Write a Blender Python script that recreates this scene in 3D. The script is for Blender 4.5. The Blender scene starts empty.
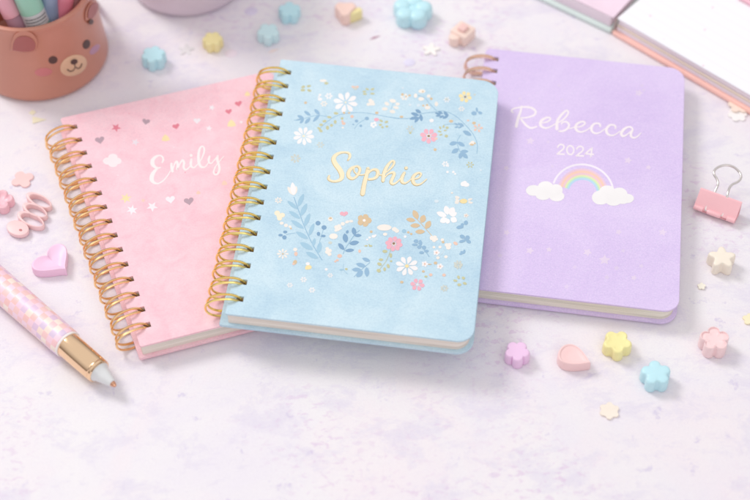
import bpy, bmesh, math, random
from math import sin, cos, pi, radians as R
from mathutils import Vector, Matrix
from mathutils.geometry import tessellate_polygon
random.seed(7)
MM = 0.001
sc = bpy.context.scene
COL = sc.collection

# ------------------------------------------------------------------ camera maths (mm)
F, PITCH, CAMH = 1688.5, R(50.66), 907.0
CP, SP = cos(PITCH), sin(PITCH)
def at(px, py, z=0.0):
    """point of the horizontal plane z (mm) seen at a picture point"""
    x = (px - 375) / F; y = (250 - py) / F
    d = (x, CP + y * SP, -SP + y * CP)
    t = (CAMH - z) / -d[2]
    return Vector((d[0] * t, d[1] * t, z))
def ray(px, py):
    x = (px - 375) / F; y = (250 - py) / F
    return Vector((0, 0, CAMH)), Vector((x, CP + y * SP, -SP + y * CP))
def mmpx(px, py, z=0.0):
    return (at(px + 1, py, z) - at(px, py, z)).length

# ------------------------------------------------------------------ colour + materials
def s2l(c):
    out = []
    for v in c:
        v = v / 255.0
        out.append(v / 12.92 if v <= .04045 else ((v + .055) / 1.055) ** 2.4)
    return tuple(out) + (1.0,)
def newmat(name):
    m = bpy.data.materials.new(name); m.use_nodes = True
    nt = m.node_tree; b = nt.nodes['Principled BSDF']
    return m, nt, b
def N(nt, t, **kw):
    n = nt.nodes.new(t)
    for k, v in kw.items(): setattr(n, k, v)
    return n
def noise(nt, coord, scale, detail=3, rough=.5, dist=0.0):
    n = N(nt, 'ShaderNodeTexNoise'); n.inputs['Scale'].default_value = scale
    n.inputs['Detail'].default_value = detail; n.inputs['Roughness'].default_value = rough
    n.inputs['Distortion'].default_value = dist
    nt.links.new(coord, n.inputs['Vector']); return n.outputs['Fac']
def ramp(nt, fac, stops):
    r = N(nt, 'ShaderNodeValToRGB'); cr = r.color_ramp
    while len(cr.elements) > 1: cr.elements.remove(cr.elements[-1])
    for i, (p, c) in enumerate(stops):
        e = cr.elements[0] if i == 0 else cr.elements.new(p)
        e.position = p; e.color = c if len(c) == 4 else tuple(c) + (1,)
    nt.links.new(fac, r.inputs[0]); return r.outputs[0]
def mix(nt, fac, a, b):
    m = N(nt, 'ShaderNodeMix', data_type='RGBA')
    for sock, v in ((m.inputs[0], fac), (m.inputs[6], a), (m.inputs[7], b)):
        if isinstance(v, bpy.types.NodeSocket): nt.links.new(v, sock)
        else: sock.default_value = v
    return m.outputs[2]
def mul(nt, a, b):
    m = N(nt, 'ShaderNodeMath', operation='MULTIPLY')
    for s, v in ((m.inputs[0], a), (m.inputs[1], b)):
        if isinstance(v, bpy.types.NodeSocket): nt.links.new(v, s)
        else: s.default_value = v
    return m.outputs[0]
def bump(nt, b, h, strength, dist):
    n = N(nt, 'ShaderNodeBump'); n.inputs['Strength'].default_value = strength
    n.inputs['Distance'].default_value = dist
    nt.links.new(h, n.inputs['Height']); nt.links.new(n.outputs[0], b.inputs['Normal'])
def objco(nt):
    return N(nt, 'ShaderNodeTexCoord').outputs['Object']

_pl = {}
def plain(name, rgb, rough=.5, metal=0.0, sss=0.0, coat=0.0, vary=.04, bumps=0.0, bscale=900):
    """one-colour material with slight tonal variation and optional grain"""
    key = (name, rgb)
    if key in _pl: return _pl[key]
    m, nt, b = newmat(name)
    co = objco(nt); c = s2l(rgb)
    if vary:
        f = noise(nt, co, 45, 4)
        d = tuple(max(0, v * (1 - vary * 2.2)) for v in c[:3]) + (1,)
        nt.links.new(ramp(nt, f, [(.3, d), (.7, c)]), b.inputs['Base Color'])
    else: b.inputs['Base Color'].default_value = c
    b.inputs['Roughness'].default_value = rough; b.inputs['Metallic'].default_value = metal
    if sss:
        b.inputs['Subsurface Weight'].default_value = sss
        b.inputs['Subsurface Radius'].default_value = (.004, .003, .0025)
        b.inputs['Subsurface Scale'].default_value = 1.0
    b.inputs['Coat Weight'].default_value = coat
    if bumps: bump(nt, b, noise(nt, co, bscale, 3), bumps, .0003)
    _pl[key] = m; return m

def cover_mat(name, light, mid, dark, grain_amt, sparkle=0.0, big=14.0):
    m, nt, b = newmat(name); co = objco(nt)
    a = noise(nt, co, big, 6, .62, .6)
    col = ramp(nt, a, [(.33, s2l(dark)), (.5, s2l(mid)), (.66, s2l(light))])
    g = noise(nt, co, 800, 4, .8)
    g2 = ramp(nt, g, [(.36, (.84, .87, .90)), (.58, (1, 1, 1))])
    mm = N(nt, 'ShaderNodeMix', data_type='RGBA', blend_type='MULTIPLY')
    mm.inputs[0].default_value = min(1, grain_amt * .8)
    nt.links.new(col, mm.inputs[6]); nt.links.new(g2, mm.inputs[7]); col = mm.outputs[2]
    # short paper fibres
    mp = N(nt, 'ShaderNodeMapping'); mp.inputs['Scale'].default_value = (1, 3.2, 1); nt.links.new(co, mp.inputs[0])
    fb = noise(nt, mp.outputs[0], 150, 5, .7, 1.5)
    fr = ramp(nt, fb, [(.42, (0, 0, 0)), (.62, (1, 1, 1))])
    col = mix(nt, mul(nt, fr, .16 * grain_amt + .06), col, s2l(light))
    if sparkle:
        v = N(nt, 'ShaderNodeTexVoronoi'); v.inputs['Scale'].default_value = 1900; nt.links.new(co, v.inputs['Vector'])
        sp = ramp(nt, v.outputs['Color'], [(.78, (0, 0, 0)), (.9, (1, 1, 1))])
        col = mix(nt, mul(nt, sp, sparkle), col, s2l((246, 238, 255)))
    nt.links.new(col, b.inputs['Base Color'])
    b.inputs['Roughness'].default_value = .62
    b.inputs['Specular IOR Level'].default_value = .35
    bump(nt, b, g, .35, .00025)
    return m
BLUE = cover_mat('blue_textured_cover', (210, 232, 242), (199, 225, 238), (186, 215, 232), 1.5, big=26)
PINK = cover_mat('pink_textured_cover', (254, 213, 221), (252, 206, 215), (250, 197, 208), 1.0, big=70)
PURP = cover_mat('lilac_shimmer_cover', (232, 214, 246), (226, 206, 243), (219, 197, 239), 1.0, sparkle=.3, big=9)

def page_mat(name, a, b_):
    m, nt, b = newmat(name); co = objco(nt)
    mp = N(nt, 'ShaderNodeMapping'); mp.inputs['Scale'].default_value = (.06, .06, 9); nt.links.new(co, mp.inputs[0])
    f = noise(nt, mp.outputs[0], 260, 3, .7)
    f2 = noise(nt, mp.outputs[0], 75, 2, .6)
    c1 = ramp(nt, f, [(.34, s2l(b_)), (.56, s2l(a))])
    c2 = mix(nt, mul(nt, ramp(nt, f2, [(.36, (1, 1, 1)), (.44, (0, 0, 0))]), .45), c1, s2l(tuple(v * .84 for v in b_)))
    nt.links.new(c2, b.inputs['Base Color'])
    b.inputs['Roughness'].default_value = .8
    bump(nt, b, f, .5, .0003)
    return m
PAGES = page_mat('cream_page_edges', (246, 238, 228), (224, 211, 198))
PAGES2 = page_mat('ivory_page_edges', (246, 241, 228), (224, 216, 198))

def metal(name, rgb, rough=.18):
    m, nt, b = newmat(name)
    b.inputs['Base Color'].default_value = s2l(rgb); b.inputs['Metallic'].default_value = 1
    b.inputs['Roughness'].default_value = rough; return m
GOLD = metal('yellow_gold_wire', (255, 226, 142), .2)
COPPER = metal('copper_gold_wire', (255, 214, 156), .22)
ROSE = metal('rose_gold_wire', (253, 220, 200), .24)
FERR = metal('champagne_gold', (250, 214, 176), .1)
STEEL = metal('satin_steel', (226, 220, 216), .28)

# ------------------------------------------------------------------ object helpers
def tag(o, label=None, cat=None, group=None, kind=None):
    if label: o['label'] = label
    if cat: o['category'] = cat
    if group: o['group'] = group
    if kind: o['kind'] = kind
    return o
def empty(name, loc, rz=0.0):
    o = bpy.data.objects.new(name, None); COL.objects.link(o)
    o.empty_display_size = .01
    o.location = Vector(loc) * MM; o.rotation_euler = (0, 0, rz); return o

class MB:
    def __init__(s): s.v = []; s.f = []; s.m = []; s.mats = []; s.sm = []
    def mi(s, mat):
        if mat not in s.mats: s.mats.append(mat)
        return s.mats.index(mat)
    def add(s, vs, fs, mat, smooth=False):
        o = len(s.v); i = s.mi(mat)
        s.v += [Vector(v) for v in vs]
        for f in fs: s.f.append([o + k for k in f]); s.m.append(i); s.sm.append(smooth)
    def tube(s, pts, r, mat, n=10, closed=False, caps=True):
        pts = [Vector(p) for p in pts]; L = len(pts)
        rr = r if isinstance(r, (list, tuple)) else [r] * L
        T = []
        for i in range(L):
            a = pts[(i - 1) % L] if (closed or i > 0) else pts[i]
            b = pts[(i + 1) % L] if (closed or i < L - 1) else pts[i]
            T.append((b - a).normalized())
        up = Vector((0, 0, 1)) if abs(T[0].z) < .9 else Vector((0, 1, 0))
        nrm = (up - T[0] * up.dot(T[0])).normalized(); vs = []
        for i in range(L):
            nrm = (nrm - T[i] * nrm.dot(T[i])).normalized(); bi = T[i].cross(nrm)
            for k in range(n):
                a = 2 * pi * k / n
                vs.append(pts[i] + (nrm * cos(a) + bi * sin(a)) * rr[i])
        fs = []
        for i in range(L if closed else L - 1):
            j = (i + 1) % L
            for k in range(n):
                k2 = (k + 1) % n
                fs.append([i * n + k, i * n + k2, j * n + k2, j * n + k])
        if caps and not closed:
            fs.append(list(range(n))[::-1]); fs.append([(L - 1) * n + k for k in range(n)])
        s.add(vs, fs, mat, True)
    def loft(s, rings, mat, cap0=True, cap1=True, smooth=True):
        n = len(rings[0]); vs = [p for r_ in rings for p in r_]; fs = []
        for i in range(len(rings) - 1):
            for k in range(n):
                k2 = (k + 1) % n
                fs.append([i * n + k, i * n + k2, (i + 1) * n + k2, (i + 1) * n + k])
        if cap0: fs.append(list(range(n))[::-1])
        if cap1: fs.append([(len(rings) - 1) * n + k for k in range(n)])
        s.add(vs, fs, mat, smooth)
    def build(s, name, parent=None, loc=None, sharp=35):
        me = bpy.data.meshes.new(name)
        base = Vector(loc) if loc is not None else Vector((0, 0, 0))
        me.from_pydata([tuple((v - base) * MM) for v in s.v], [], s.f)
        for m in s.mats: me.materials.append(m)
        me.polygons.foreach_set('material_index', s.m)
        me.polygons.foreach_set('use_smooth', s.sm)
        bm = bmesh.new(); bm.from_mesh(me)
        if len(bm.faces) < 60000: bmesh.ops.recalc_face_normals(bm, faces=bm.faces)
        bm.to_mesh(me); bm.free()
        if any(s.sm):
            try: me.set_sharp_from_angle(angle=R(sharp))
            except Exception: pass
        me.update()
        o = bpy.data.objects.new(name, me); COL.objects.link(o)
        if parent: o.parent = parent
        o.location = base * MM
        return o

def rrect(u0, v0, u1, v1, rad, d=0.0, seg=10):
    """rounded rectangle; rad = radii of (bottom left, bottom right, top right, top left), d = inset"""
    out = []
    cs = [((u0, v0), (1, 1), 180), ((u1, v0), (-1, 1), 270), ((u1, v1), (-1, -1), 0), ((u0, v1), (1, -1), 90)]
    for (cx, cy), (sx, sy), a0 in cs:
        r = rad[len(out) // (seg + 1)]
        ox, oy = cx + sx * r, cy + sy * r; rr = max(r - d, .01)
        for k in range(seg + 1):
            a = R(a0 + 90 * k / seg)
            if r < d: px, py = cx + sx * d, cy + sy * d
            else: px, py = ox + rr * cos(a), oy + rr * sin(a)
            out.append((px + (0 if r >= d else .002 * k), py))
    return out

def slab(mb, outline_fn, z0, z1, mat, sh, holes=(), bev=.25, floor=None):
    """flat slab with rolled edges and real punched holes"""
    def P(uv, z): return Vector((uv[0] + sh * uv[1], uv[1], z))
    lay = [(bev, z0), (bev * .3, z0 + bev * .3), (0, z0 + bev), (0, z1 - bev), (bev * .3, z1 - bev * .3), (bev, z1)]
    rings = [[P(p, z) for p in outline_fn(d)] for d, z in lay]
    mb.loft(rings, mat, cap0=not (holes and floor is None), cap1=not holes, smooth=True)
    if holes:
        ol = outline_fn(bev); q4 = len(ol) // 4
        hs = [[P(p, z1) for p in h] for h in holes]
        hh = sorted(holes, key=lambda h: h[0][1])
        def uc(h): return (h[0][0] + h[1][0]) / 2
        bot_, top_ = (uc(hh[0]), ol[q4 - 1][1]), (uc(hh[-1]), ol[-q4][1])
        right = [bot_] + ol[q4:3 * q4] + [top_]
        for h in reversed(hh): right += [(uc(h), h[2][1]), h[2], h[1], (uc(h), h[0][1])]
        left = [top_] + ol[3 * q4:] + ol[:q4] + [bot_]
        for h in hh: left += [(uc(h), h[0][1]), h[0], h[3], (uc(h), h[2][1])]
        for pl_ in (right, left):
            vv = [P(p, z1) for p in pl_]; tri = tessellate_polygon([vv])
            mb.add(vv, [list(t) for t in tri], mat, False)
        zb = z0 if floor is None else floor
        for h in hs:
            n = len(h); vs = h + [Vector((p.x, p.y, zb)) for p in h]
            mb.add(vs, [[k, (k + 1) % n, n + (k + 1) % n, n + k] for k in range(n)] + ([list(range(n, 2 * n))] if floor is not None else []), mat, False)

# ------------------------------------------------------------------ printing helpers (flat ink lying on a cover)
def catmull(pts, n=7):
    out = []
    P = [pts[0]] + list(pts) + [pts[-1]]
    for i in range(1, len(P) - 2):
        p0, p1, p2, p3 = P[i - 1], P[i], P[i + 1], P[i + 2]
        for k in range(n):
            t = k / n
            out.append(tuple(.5 * ((2 * b) + (-a + c) * t + (2 * a - 5 * b + 4 * c - d) * t * t + (-a + 3 * b - 3 * c + d) * t ** 3)
                             for a, b, c, d in zip(p0, p1, p2, p3)))
    out.append(tuple(pts[-1])); return out
class Ink:
    """flat shapes drawn in picture units, laid on the plane z of a cover, kept in the cover's local frame"""
    def __init__(s, root, z):
        s.root = root; s.z = z; s.mb = MB(); s.k = 0
        s.inv = (Matrix.Translation(root.location / MM) @ Matrix.Rotation(root.rotation_euler.z, 4, 'Z')).inverted()
    def P(s, x, y, dz=0.0):
        q = s.inv @ at(x, y, s.z); q.z = s.z - s.root.location.z / MM + dz
        return q
    def dz(s):
        s.k += 1; return .012 + .0002 * s.k
    def poly(s, pts, mat):
        d = s.dz(); s.mb.add([s.P(x, y, d) for x, y in pts], [list(range(len(pts)))], mat)
    def fan(s, c, pts, mat):
        d = s.dz(); n = len(pts)
        s.mb.add([s.P(*c, d)] + [s.P(x, y, d) for x, y in pts], [[0, 1 + k, 1 + (k + 1) % n] for k in range(n)], mat)
    def oval(s, x, y, rx, ry, mat, rot=0, n=16):
        c, q = cos(R(rot)), sin(R(rot))
        s.poly([(x + rx * cos(t) * c - ry * sin(t) * q, y + rx * cos(t) * q + ry * sin(t) * c)
                for t in [2 * pi * k / n for k in range(n)]], mat)
    def leaf(s, x0, y0, x1, y1, w, mat, blunt=.5):
        dx, dy = x1 - x0, y1 - y0; L = math.hypot(dx, dy) or 1; nx, ny = -dy / L, dx / L; pts = []
        for side in (1, -1):
            rng = range(0, 9) if side == 1 else range(8, -1, -1)
            for k in rng:
                t = k / 8; h = w / 2 * (sin(pi * t ** (1.0 + .35 * (blunt - .5))) ** .7 if 0 < t < 1 else 0)
                if k in (0, 8) and side == -1: continue
                pts.append((x0 + dx * t + nx * h * side, y0 + dy * t + ny * h * side))
        s.poly(pts, mat)
    def flower(s, x, y, r, n, mat, rot=0, w=.42, center=None, cr=.16, yk=.86, inner=.16):
        for k in range(n):
            a = R(rot) + 2 * pi * k / n
            s.leaf(x + inner * r * cos(a), y + inner * r * sin(a) * yk, x + r * cos(a), y + r * sin(a) * yk, r * w * 1.02, mat, 2.2)
        if center: s.oval(x, y, r * cr, r * cr * yk, center)
    def star(s, x, y, r, n, mat, rot=-90, k=.45, yk=.86):
        pts = []
        for i in range(2 * n):
            rr = r if i % 2 == 0 else r * k; a = R(rot) + pi * i / n
            pts.append((x + rr * cos(a), y + rr * sin(a) * yk))
        s.fan((x, y), pts, mat)
    def heart(s, x, y, r, mat, rot=0):
        pts = []
        for i in range(24):
            t = 2 * pi * i / 24
            hx = 16 * sin(t) ** 3 / 16 * r; hy = -(13 * cos(t) - 5 * cos(2 * t) - 2 * cos(3 * t) - cos(4 * t)) / 16 * r * .86
            c, q = cos(R(rot)), sin(R(rot))
            pts.append((x + hx * c - hy * q, y + hx * q + hy * c))
        s.fan((x, y), pts, mat)
    def stroke(s, pts, mat, w=None, lift=0.0, n=7, off=(0, 0), grow=0.0):
        """pen stroke with changing width: pts = (x, y, w)"""
        if w is not None: pts = [(p[0], p[1], w) for p in pts]
        rz = .00022 if n == 7 else 0.0; c = catmull(pts, n); Lr = []; s.k += 1; d0 = .012 + .0002 * s.k + lift
        c = [(x + off[0], y + off[1], max(.1, ww) + grow) for x, y, ww in c]
        for i, (x, y, ww) in enumerate(c):
            a = c[max(0, i - 1)]; b = c[min(len(c) - 1, i + 1)]
            dx, dy = b[0] - a[0], b[1] - a[1]; L = math.hypot(dx, dy) or 1
            nx, ny = -dy / L, dx / L; h = ww / 2; d = d0 + i * rz
            Lr.append((s.P(x + nx * h, y + ny * h, d), s.P(x - nx * h, y - ny * h, d)))
        vs = [p for q in Lr for p in q]
        s.mb.add(vs, [[2 * i, 2 * i + 1, 2 * i + 3, 2 * i + 2] for i in range(len(Lr) - 1)], mat)
        for e, (x, y, ww) in ((0, c[0]), (1, c[-1])):
            dd = d0 + (len(c) * rz if e else 0) + .0002
            n_ = 12; s.mb.add([s.P(x + ww / 2 * cos(2 * pi * k / n_), y + ww / 2 * sin(2 * pi * k / n_), dd) for k in range(n_)], [list(range(n_))], mat)
        s.k += (int(len(c) * 1.0) + 2) if rz else 2
    def build(s, name, parent):
        return s.mb.build(name, parent)
def Z(ox, oy, sc_):
    """units of an enlarged view -> picture units"""
    return lambda pts: [(ox + p[0] / sc_, oy + p[1] / sc_) + ((p[2] / sc_,) if len(p) > 2 else ()) for p in pts]

def ink(name, rgb, rough=.6): return plain('ink_' + name, rgb, rough, vary=.03)
WHITE = ink('white', (247, 244, 244)); OFFW = ink('warm_white', (245, 238, 230)); CREAM = ink('cream', (248, 238, 212))
MIDB = ink('mid_blue', (150, 186, 214)); DARKB = ink('deep_blue', (130, 167, 200)); LTB = ink('pale_blue', (166, 203, 224))
STEM = ink('stem_blue', (150, 190, 216)); OLIVE = ink('olive', (203, 202, 160)); TAN = ink('tan', (222, 196, 160))
PINKI = ink('pink', (243, 182, 196)); PEACH = ink('peach', (240, 203, 186)); YELL = ink('yellow', (248, 228, 172))
BRWN = ink('brown', (150, 120, 95)); FAINT = ink('faint_sand', (210, 214, 205)); FWHITE = ink('faint_white', (220, 233, 241))
CORAL = ink('coral', (229, 130, 148)); MAUVE = ink('mauve', (186, 158, 170)); LILW = ink('lilac_white', (240, 226, 234))
PWHT = ink('soft_white', (248, 238, 243)); PYEL = ink('pale_yellow', (250, 226, 176)); PPEA = ink('pale_peach', (250, 208, 190))

# ------------------------------------------------------------------ notebooks
def notebook(name, label, origin, rot, W, Hh, sh, z, cover, pages, wire, n_rings, first, last, rads, back_off, twin=(4.3, 2.5), group='spiral notebooks fanned out on the table'):
    root = empty(name, (origin[0], origin[1], z), rot); tag(root, label, 'notebook', group)
    inv = (Matrix.Translation(Vector((origin[0], origin[1], z))) @ Matrix.Rotation(rot, 4, 'Z')).inverted()
    p0 = inv @ at(first[0], first[1], z + 16); p1 = inv @ at(last[0], last[1], z + 16)
    spots = [p0.lerp(p1, i / (n_rings - 1)) for i in range(n_rings)]
    def hole(p, du=2.4, dv=2.2):
        u = p.x - sh * p.y
        return [(u - du, p.y - dv), (u + du, p.y - dv), (u + du, p.y + dv), (u - du, p.y + dv)]
    holes = [hole(p) for p in spots]
    bot, br, tr, tl = rads
    b = MB(); slab(b, lambda d: rrect(back_off - .3, -.6, W + .2, Hh, (1.2, br + 1, tr, 1.2), d), 1.7, 4.3, cover, sh, bev=.5); b.build('back_cover', root)
    b = MB()
    def pg(d): return rrect(1.0, 1.5, W - 2.6, Hh - 3, (1.0, max(br - 1.0, 1), max(tr - 1, 1), 1.0), d)
    slab(b, pg, 4.3, 14.25, pages, sh, holes=[hole(p, 2.7, 2.4) for p in spots], bev=.35, floor=4.6); b.build('page_block', root)
    b = MB(); slab(b, lambda d: rrect(0, 0, W, Hh, (1.0, br, tr, tl), d), 14.56, 16.0, cover, sh, holes=holes, bev=.3)
    fc = b.build('front_cover', root)
    # one twin loop of binding wire, then copies of it
    b = MB(); uc, zc, ru, rz = -10.6, 9.8, 11.6, 9.0
    for s_ in (1, -1):
        pts = []
        for k in range(56):
            t = 2 * pi * k / 56; ct, st = cos(t), sin(t); e = 2 / 2.25
            u = uc + ru * math.copysign(abs(ct) ** e, ct); zz = zc + rz * math.copysign(abs(st) ** e, st)
            sep = twin[0] / 2 + (twin[1] - twin[0]) / 2 * max(0, min(1, (u - uc + ru * .1) / (ru * 1.1))) ** 1.6
            pts.append((u + .3 * s_, s_ * sep + .15 * u, zz))
        b.tube(pts, .80, wire, n=8, closed=True)
    proto = b.build('ring_loop', root)
    for i, p in enumerate(spots):
        o = proto if i == 0 else proto.copy()
        if i: COL.objects.link(o); o.parent = root
        o.location = Vector((p.x, p.y, 0)) * MM
        o.rotation_euler = (0, 0, -math.atan(sh) + R(random.uniform(-2.2, 2.2)))
    return root, fc

pink, pink_fc = notebook('spiral_notebook', 'pink spiral notebook with a white handwritten name, hearts and stars, beside the pen',
    (-153.0, 648.8), R(18.0), 160, 219.5, -math.tan(R(2.4)), 0, PINK, PAGES, COPPER, 15, (74, 126.8), (147, 325), (1, 6, 6, 2.0), -1.6)
purp, purp_fc = notebook('spiral_notebook', 'lilac spiral notebook printed with a year and a rainbow between clouds',
    (53.5, 699.0), R(-8.6), 149.5, 231, -math.tan(R(1.0)), 0, PURP, PAGES2, ROSE, 18, (495.5, 58.8), (471, 283), (3, 11, 12, 4.5), -.5, twin=(2.4, 1.3))
blue, blue_fc = notebook('spiral_notebook', 'light blue spiral notebook with gold name and flowers, lying across the other two notebooks',
    (-97.4, 663.3), R(-8.35), 162, 237.3, -math.tan(R(1.6)), 16.4, BLUE, PAGES, GOLD, 16, (288.0, 72.2), (240.0, 298.8), (1, 11, 13, 1.2), -4.5)

# ---- lettering: pen strokes
EM1, EM2 = Z(145, 150, 13.89), Z(180, 142, 13.89)
I = Ink(pink, 16.0)
for st in (EM1([(238, 172, 22), (254, 135, 26), (240, 92, 24), (200, 76, 22), (150, 92, 36), (108, 140, 52), (106, 195, 56), (140, 235, 38), (180, 250, 24), (215, 243, 14)]),
           EM1([(180, 250, 20), (130, 298, 46), (97, 360, 60), (95, 415, 58), (130, 455, 36), (185, 464, 20), (250, 428, 17), (305, 368, 16), (352, 292, 14)]),
           EM1([(368, 192, 34), (370, 240, 36), (382, 295, 38)]),
           EM1([(382, 290, 16), (408, 205, 18), (436, 158, 30), (454, 195, 34), (448, 262, 34)]),
           EM1([(455, 262, 16), (488, 185, 20), (522, 142, 30), (544, 180, 34), (536, 235, 34), (560, 274, 26), (600, 255, 18), (632, 215, 14)]),
           EM2([(158, 245, 34), (150, 300, 36), (160, 342, 30), (195, 356, 20), (235, 320, 16), (290, 250, 16), (326, 170, 22), (338, 110, 24), (326, 68, 22), (300, 62, 22), (272, 100, 32), (258, 170, 38), (258, 240, 40), (270, 310, 40), (302, 348, 32), (345, 348, 20), (378, 312, 16), (402, 270, 14)]),
           EM2([(155, 187, 42), (156, 188, 42)]),
           EM2([(410, 205, 34), (398, 250, 32), (406, 288, 26), (436, 296, 18), (475, 255, 16), (520, 200, 20)]),
           EM2([(524, 198, 32), (520, 250, 36), (540, 320, 34), (548, 380, 32), (530, 435, 28), (495, 455, 24), (468, 428, 24), (478, 375, 20), (510, 318, 16), (560, 258, 14), (607, 198, 12)])):
    I.stroke(st, ink('pearl_white', (250, 238, 238)))
I.build('name_lettering', pink_fc)

GOLDINK = plain('cream_gold_foil', (255, 241, 205), .3, metal=.1, vary=.05)
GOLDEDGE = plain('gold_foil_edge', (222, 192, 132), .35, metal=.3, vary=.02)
S3, S4 = Z(322, 145, 10), Z(370, 150, 12.5)
SO = [S3([(262, 150, 16), (280, 120, 24), (275, 85, 22), (235, 72, 18), (180, 78, 24), (135, 105, 36), (118, 145, 44), (140, 195, 46), (175, 240, 48), (200, 290, 48), (195, 335, 38), (150, 360, 24), (100, 360, 20), (68, 338, 24), (74, 308, 18)]),
      S3([(350, 210, 18), (300, 230, 30), (268, 275, 36), (270, 315, 34), (305, 336, 26), (345, 315, 24), (375, 270, 26), (380, 235, 26), (355, 212, 20), (327, 220, 16), (322, 258, 13), (350, 290, 12), (400, 298, 12), (432, 290, 12)]),
      S3([(462, 235, 32), (445, 310, 38), (425, 390, 42), (408, 486, 46)]),
      S3([(430, 345, 10), (458, 290, 18), (500, 250, 22), (545, 248, 28), (562, 280, 34), (545, 320, 30), (510, 338, 24), (470, 342, 22)]),
      S3([(562, 296, 14), (600, 300, 13), (625, 296, 13)]),
      S4([(160, 310, 14), (230, 260, 18), (290, 195, 26), (305, 152, 26), (285, 135, 24), (250, 160, 30), (205, 225, 40), (175, 300, 42), (165, 385, 38)]),
      S4([(180, 350, 14), (230, 300, 18), (285, 280, 30), (305, 300, 36), (285, 350, 38), (265, 400, 38), (290, 425, 28), (335, 405, 20), (385, 355, 16), (430, 295, 16)]),
      S4([(432, 285, 32), (405, 340, 40), (400, 392, 38), (435, 415, 24), (480, 395, 18), (520, 360, 14)]),
      S4([(454, 225, 40), (455, 226, 40)]),
      S4([(520, 368, 14), (560, 362, 18), (612, 345, 22), (640, 305, 24), (618, 285, 24), (575, 300, 32), (540, 345, 42), (545, 405, 40), (582, 434, 28), (640, 422, 20), (708, 366, 15)])]
I = Ink(blue, 32.4)
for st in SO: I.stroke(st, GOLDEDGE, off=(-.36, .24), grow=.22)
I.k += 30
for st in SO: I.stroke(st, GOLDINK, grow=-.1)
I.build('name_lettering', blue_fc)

R5, R6, R7 = Z(508, 102, 14.28), Z(550, 108, 14.28), Z(595, 110, 14.28)
I = Ink(purp, 16.0)
for st in (R5([(196, 60, 24), (178, 140, 32), (145, 230, 38), (118, 348, 42)]),
           R5([(80, 152, 16), (50, 128, 22), (75, 97, 22), (150, 78, 22), (250, 70, 26), (340, 85, 30), (392, 130, 32), (380, 180, 28), (310, 212, 22), (230, 226, 20), (165, 222, 14)]),
           R5([(172, 225, 22), (215, 280, 30), (270, 340, 32), (330, 370, 28), (410, 352, 20)]),
           R5([(490, 298, 16), (545, 287, 20), (597, 258, 24), (600, 226, 24), (555, 222, 28), (490, 255, 38), (462, 305, 42), (480, 350, 34), (540, 372, 26), (610, 352, 20), (672, 312, 16)]),
           R6([(0, 275, 14), (60, 235, 16), (150, 192, 20), (224, 130, 24), (260, 68, 26), (240, 35, 26), (190, 70, 32), (130, 140, 38), (100, 210, 42), (98, 298, 46)]),
           R6([(130, 332, 24), (190, 328, 26), (250, 292, 30), (272, 240, 30), (240, 200, 26), (190, 200, 22), (165, 225, 22)]),
           R6([(250, 290, 14), (300, 290, 16), (352, 270, 16)]),
           R6([(375, 275, 16), (440, 265, 20), (495, 230, 24), (490, 200, 24), (445, 198, 28), (385, 230, 36), (365, 285, 40), (395, 330, 32), (450, 342, 24), (520, 318, 18), (585, 270, 14)]),
           R7([(74, 234, 26), (70, 205, 26), (30, 190, 24), (-20, 205, 30), (-52, 255, 40), (-38, 310, 32), (15, 335, 24), (75, 318, 18), (140, 270, 14)]),
           R7([(290, 260, 26), (290, 230, 26), (250, 212, 26), (200, 225, 32), (162, 280, 42), (180, 340, 34), (240, 365, 24), (300, 345, 18), (355, 305, 14)]),
           R7([(540, 290, 24), (520, 250, 26), (470, 245, 28), (410, 280, 40), (375, 335, 42), (395, 373, 34), (440, 362, 24), (490, 325, 18), (535, 290, 18)]),
           R7([(535, 285, 34), (512, 340, 38), (522, 385, 32), (565, 398, 24), (610, 375, 18), (655, 330, 14)])):
    I.stroke(st, PWHT)
I.build('name_lettering', purp_fc)
Y8 = Z(550, 138, 15)
I = Ink(purp, 16.0)
for st in ([(116, 138), (135, 108), (175, 96), (210, 122), (200, 162), (150, 205), (114, 236)], [(108, 238), (160, 241), (212, 243)],
           [(305 + 52 * cos(t), 182 + 66 * sin(t) + 3 * cos(t)) for t in [2 * pi * k / 16 for k in range(17)]],
           [(400, 164), (425, 134), (462, 126), (497, 152), (487, 193), (437, 235), (400, 264)], [(395, 266), (450, 268), (502, 270)],
           [(611, 282), (622, 215), (631, 150)], [(628, 152), (578, 195), (532, 234)], [(530, 236), (590, 242), (650, 247)]):
    I.stroke(Y8([(x, y, 23) for x, y in st]), PWHT)
I.build('year_lettering', purp_fc)

# ---- rainbow and clouds
RB = lambda x, y: (520 + x / 6.25, 155 + y / 6.25)
I = Ink(purp, 16.0)
def arc(rx, ry, w, rgbname, rgb, a0=180, a1=360, cx=393, cy=233):
    pts = []
    for k in range(19):
        a = R(a0 + (a1 - a0) * k / 18); x, y = RB(cx + rx * cos(a), cy + (rx * .035 * cos(a)) + ry * sin(a)); pts.append((x, y, w / 6.25))
    I.stroke(pts, ink(rgbname, rgb), n=3)
arc(191, 174, 12, 'arc_white', (246, 238, 248), 198, 352)
arc(148, 140, 18, 'arc_blush', (238, 205, 222), 196, 350)
arc(135, 128, 18, 'arc_peach', (249, 208, 190), 196, 352)
arc(122, 114, 15, 'arc_rose', (243, 205, 214), 196, 352)
arc(112, 103, 11, 'arc_lime', (232, 236, 186), 196, 355)
arc(103, 94, 10, 'arc_mint', (200, 236, 204), 196, 355)
arc(93, 84, 13, 'arc_aqua', (192, 220, 242), 196, 355)
I.build('rainbow_print', purp_fc)
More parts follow.
